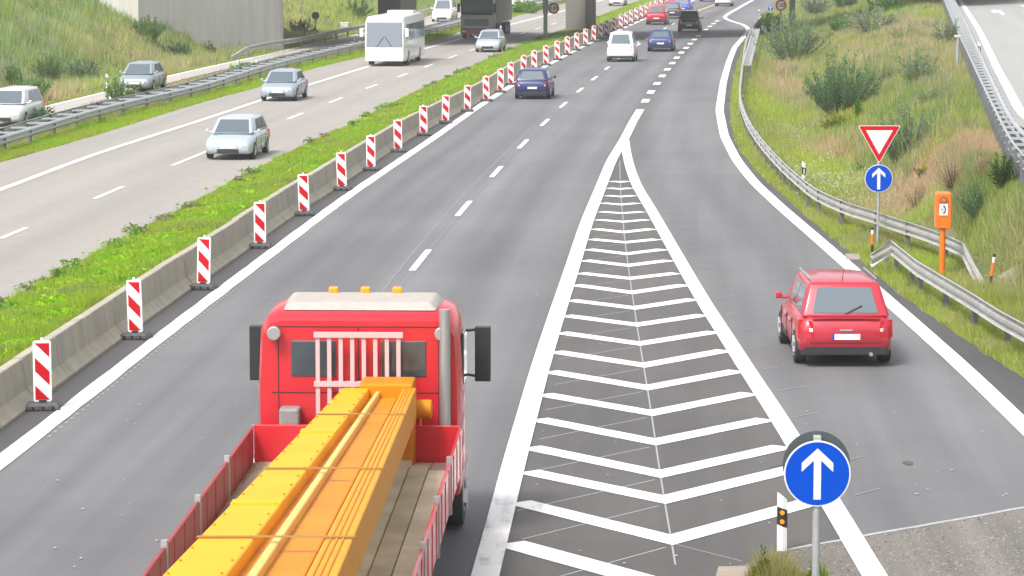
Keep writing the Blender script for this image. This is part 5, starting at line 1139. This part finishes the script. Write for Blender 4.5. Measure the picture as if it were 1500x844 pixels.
# bushes: thin stems fanning out, narrow leaves along them
STEM = mat('woody_stem', (.09,.075,.045), .8)
def bush(name, pos, r, h, col, label, ns=46, nl=70, cat='bush', spread=1.0, leaf=.11, thin=.22, wil=True, droop=.0, tips=None):
    x0, y0, z0 = pos; g = empty(name, (x0, y0, z0), 0, label, cat, None)
    mb = MB(); P = []; D = []; K = []
    for i in range(ns):
        a = rng.uniform(0, 6.28); q = rng.random() ** .6 * spread; hh_ = h * rng.uniform(.55, 1.15) * (1 - .40 * q * q); tip = Vector((math.cos(a)*r*q, math.sin(a)*r*q, hh_)); b = Vector((math.cos(a)*r*.12*q, math.sin(a)*r*.12*q, -.05))
        md = b.lerp(tip, .5) + Vector((math.cos(a)*r*.10, math.sin(a)*r*.10, h*.03)); tip.z -= droop * h * q * q
        pts = [b*(1-t)**2 + md*2*t*(1-t) + tip*t*t for t in (0, .33, .66, 1)]
        if i % 2 == 0:
            w0 = .006 + h*.006
            mb.loft([[p + Vector((math.cos(c)*k, math.sin(c)*k, 0)) for c in (0, 2.1, 4.2)] for p, k in zip(pts, (w0, w0*.8, w0*.5, w0*.15))])
        t = rng.uniform(.12, 1.0, nl) ** .8; B0 = np.array(b); B1 = np.array(md); B2 = np.array(tip)
        p = B0*((1-t)**2)[:, None] + B1*(2*t*(1-t))[:, None] + B2*(t*t)[:, None]; d = 2*((B1-B0)*(1-t)[:, None] + (B2-B1)*t[:, None]); d /= np.linalg.norm(d, axis=1)[:, None] + 1e-6
        j = rng.normal(0, 1, (nl, 3)); j /= np.linalg.norm(j, axis=1)[:, None]; p = p + j * (.02 + .022*r)
        dd = d * (1.2 if wil else .3) + j * .6; dd /= np.linalg.norm(dd, axis=1)[:, None]; P.append(p); D.append(dd); K.append(np.full(nl, rng.uniform(.75, 1.25)))
    P = np.concatenate(P); D = np.concatenate(D); K = np.concatenate(K); n = len(P); s = leaf * rng.uniform(.5, 1.3, n); e = np.cross(D, rng.normal(0, 1, (n, 3))); e /= np.linalg.norm(e, axis=1)[:, None] + 1e-6; e *= (s * thin)[:, None]
    m_ = P + D * (s*.5)[:, None]; V = np.concatenate([np.stack([P, m_ + e, m_ - e], 1), np.stack([m_ + e, P + D*s[:, None], m_ - e], 1)])
    c = np.array(col)[None] * K[:, None] * rng.uniform(.6, 1.4, (n, 1))
    if tips is not None:
        w_ = np.clip((P[:, 2]/h - .55) * 2, 0, 1) * (rng.random(n) < .6); c = mixc(w_, c, np.array(tips)[None])
    c = np.concatenate([c, c]); link('foliage', tri_mesh('foliage', V, np.clip(c, .004, .6)), g); mb.build('stems', STEM, g); return g
def B(u, v, wpx, hpx, col, label, name='bush', **k):
    x, y, z = on(u, v); s1 = FP / y; bush(name, (x, y, z), wpx/2/s1, hpx/s1, col, label, leaf=max(.05, 3.4/s1), **k)
BG = (.19,.27,.14); DG = (.13,.225,.10); GG = (.25,.29,.18); MG = (.15,.26,.07)
B(1234,176,125,96,DG,'dense dark green shrub on the right bank above the yield sign','shrub',ns=110,nl=120)
B(1162,94,130,76,BG,'spreading blue green willow bush beside the curved guardrail','willow_bush',ns=80,nl=80)
B(1324,248,96,96,BG,'soft blue green willow bush directly behind the yield sign','willow_bush',ns=70,nl=80)
B(1277,54,92,46,GG,'grey green bush high on the right bank','bush',ns=60,nl=60)
B(1228,50,42,26,MG,'small green bush left of the grey green bush on the right bank','bush',ns=36,nl=50)
B(1298,24,56,30,(.10,.24,.02),'bright green bush at the top of the right bank','bush',ns=40,nl=60)
B(1195,25,50,30,GG,'pale willow bush at the top edge right of the gantry leg','willow_bush',ns=40,nl=50)
B(1240,14,44,24,DG,'dark green bush cut by the top edge on the right bank','bush',ns=36,nl=50)
B(1128,45,40,24,(.24,.46,.03),'bright green round bush behind the low wall under the bridge','bush',ns=50,nl=80,wil=False)
B(1204,165,30,40,MG,'narrow leafy shrub leaning left of the dense dark shrub','shrub',ns=24,nl=60)
B(1258,182,22,34,(.09,.22,.02),'small bright sapling right of the dense dark shrub','sapling',ns=14,nl=50,spread=.6)
B(1230,196,60,26,(.14,.20,.025),'low yellow flowering weeds above the yield sign on the left','weed_clump',ns=60,nl=40,cat='weeds',tips=(.45,.38,.02))
B(1432,292,60,50,DG,'leafy dark green shrub on the bank above the emergency phone','shrub',ns=46,nl=60)
B(1470,285,50,55,(.05,.10,.025),'leafy green shrub below the right ladder guardrail','shrub',ns=46,nl=60)
B(1398,276,86,50,(.50,.34,.24),'large clump of dry reddish grass on the right bank','dry_clump',ns=130,nl=26,cat='dry grass',thin=.08)
B(1345,305,50,34,(.47,.35,.22),'clump of straw coloured grass right of the blue arrow disc','dry_clump',ns=90,nl=24,cat='dry grass',thin=.08)
B(1352,262,26,22,(.20,.20,.03),'small yellow flowering plant before the reddish grass','flowering_plant',ns=16,nl=30,cat='plant',tips=(.6,.5,.02))
B(1440,262,34,40,(.46,.33,.22),'tall dry reddish grass clump next to the right ladder guardrail','dry_clump',ns=60,nl=26,cat='dry grass',thin=.08)
B(1236,236,34,24,(.50,.33,.23),'small reddish dry clump left of the yield sign','dry_clump',ns=50,nl=22,cat='dry grass',thin=.08)
B(1262,258,30,18,MG,'low green weed left of the blue arrow disc','weed_clump',ns=24,nl=30,cat='weeds')
B(1150,118,26,20,(.42,.32,.22),'dry brown clump below the willow bush by the guardrail','dry_clump',ns=40,nl=22,cat='dry grass',thin=.08)
B(1325,62,60,30,(.27,.30,.16),'pale green tall grass clump high on the right bank','bush',ns=50,nl=30,thin=.1)
B(1290,130,60,40,(.23,.27,.12),'olive green tall weeds right of the dense dark shrub','weed_clump',ns=50,nl=34,cat='weeds',thin=.12)
B(1365,160,60,36,(.22,.28,.13),'soft green weeds in the middle of the right bank','weed_clump',ns=50,nl=34,cat='weeds',thin=.12)
# left side
B(1345,128,70,50,BG,'feathery pale willow in the open middle of the right bank','willow_bush',ns=46,nl=60)
B(1385,70,50,44,GG,'grey green feathery bush near the ladder guardrail, high on the right bank','willow_bush',ns=40,nl=50)
B(18,112,34,38,MG,'dark green bush on the left bank near the picture edge','bush',ns=36,nl=60)
B(70,108,50,44,(.14,.22,.085),'green bush with dark base on the left bank','bush',ns=46,nl=60)
B(130,116,36,26,(.20,.17,.10),'brown green scrub on the left bank above the silver car','scrub',ns=36,nl=40)
B(115,72,60,34,BG,'blue green willow bush in the middle of the left bank','willow_bush',ns=50,nl=60)
B(48,50,60,40,(.16,.28,.08),'fresh green bush high on the left bank','bush',ns=50,nl=60)
B(215,40,56,34,(.15,.25,.08),'green bush below the pale wall pier','bush',ns=50,nl=60)
B(262,52,40,26,(.12,.20,.09),'blue green weeds along the foot of the wall pier','bush',ns=40,nl=50)
B(170,10,60,34,MG,'green bush at the top edge left of the wall pier','bush',ns=46,nl=50)
B(309,86,16,24,(.08,.06,.035),'dark thin dry shrub before the wall pier','dry_shrub',ns=18,nl=24)
B(52,184,30,28,(.06,.15,.035),'small leafy plant growing in the double guardrail, left of its twin','young_plant',ns=16,nl=44,cat='plant',wil=False)
B(70,181,26,26,(.065,.16,.04),'small leafy plant growing in the double guardrail, right of its twin','young_plant',ns=16,nl=44,cat='plant',wil=False)
B(355,110,46,17,(.14,.32,.04),'low green shrub beside the double guardrail above the silver car','shrub',ns=50,nl=50,wil=False)
B(440,30,50,26,(.13,.20,.04),'yellow green weeds on the far left bank beyond the pier','bush',ns=40,nl=40)
B(520,18,60,26,(.10,.18,.04),'green bush on the far left bank above the white cabinet','bush',ns=40,nl=40)
B(770,20,60,18,(.13,.27,.02),'bright green hedge beyond the green truck','hedge',ns=50,nl=50,wil=False)
# foreground tuft at the guide post
tx, ty = at(1140, 858)
gt = []
n = 5200; a = rng.uniform(0, 6.28, n); q = rng.random(n)**.7; x = tx + .04 + np.cos(a)*q*.42; y = ty + np.sin(a)*q*.5; h = (.10 + .30 * np.exp(-((x - tx + .05)/.22)**2)) * rng.uniform(.4, 1.2, n)
c = mixc(rng.random(n)**1.5, np.repeat(A_(.20,.22,.02), n, 0), PAL['straw']) * rng.uniform(.6, 1.3, (n, 1))
g = empty('grass_tuft', (tx, ty, 0), 0, 'yellow green grass tuft at the foot of the guide post in the foreground', 'grass tuft')
V = blades(x - tx, y - ty, np.zeros(n), h, np.full(n, .009), c, .8); link('blades', tri_mesh('blades', V, np.clip(c, .01, .6)), g)
bush('weed', (tx - .20, ty - .1, 0), .10, .42, (.13,.20,.03), 'small upright green weed left of the foreground guide post', ns=14, nl=40, cat='weeds', leaf=.05)
bush('weed', (tx + .42, ty - .1, 0), .12, .30, (.16,.23,.03), 'small upright green weed between the foreground guide post and the sign pole', ns=16, nl=40, cat='weeds', leaf=.045)

# ---------------------------------------------------------------- thin haze over the far road
mb = MB(); mb.box(-900, 900, -300, 900, -3, 11); hz = mb.build('haze', None); hz.data.materials.clear()
hm = bpy.data.materials.new('thin_haze'); hm.use_nodes = True; hm.node_tree.nodes.clear()
hv = hm.node_tree.nodes.new('ShaderNodeVolumePrincipled'); ho = hm.node_tree.nodes.new('ShaderNodeOutputMaterial')
hv.inputs['Color'].default_value = (.95, .96, .97, 1); hv.inputs['Density'].default_value = .00045; hv.inputs['Anisotropy'].default_value = .2
hm.node_tree.links.new(hv.outputs[0], ho.inputs['Volume']); hz.data.materials.append(hm); hz['kind'] = 'stuff'
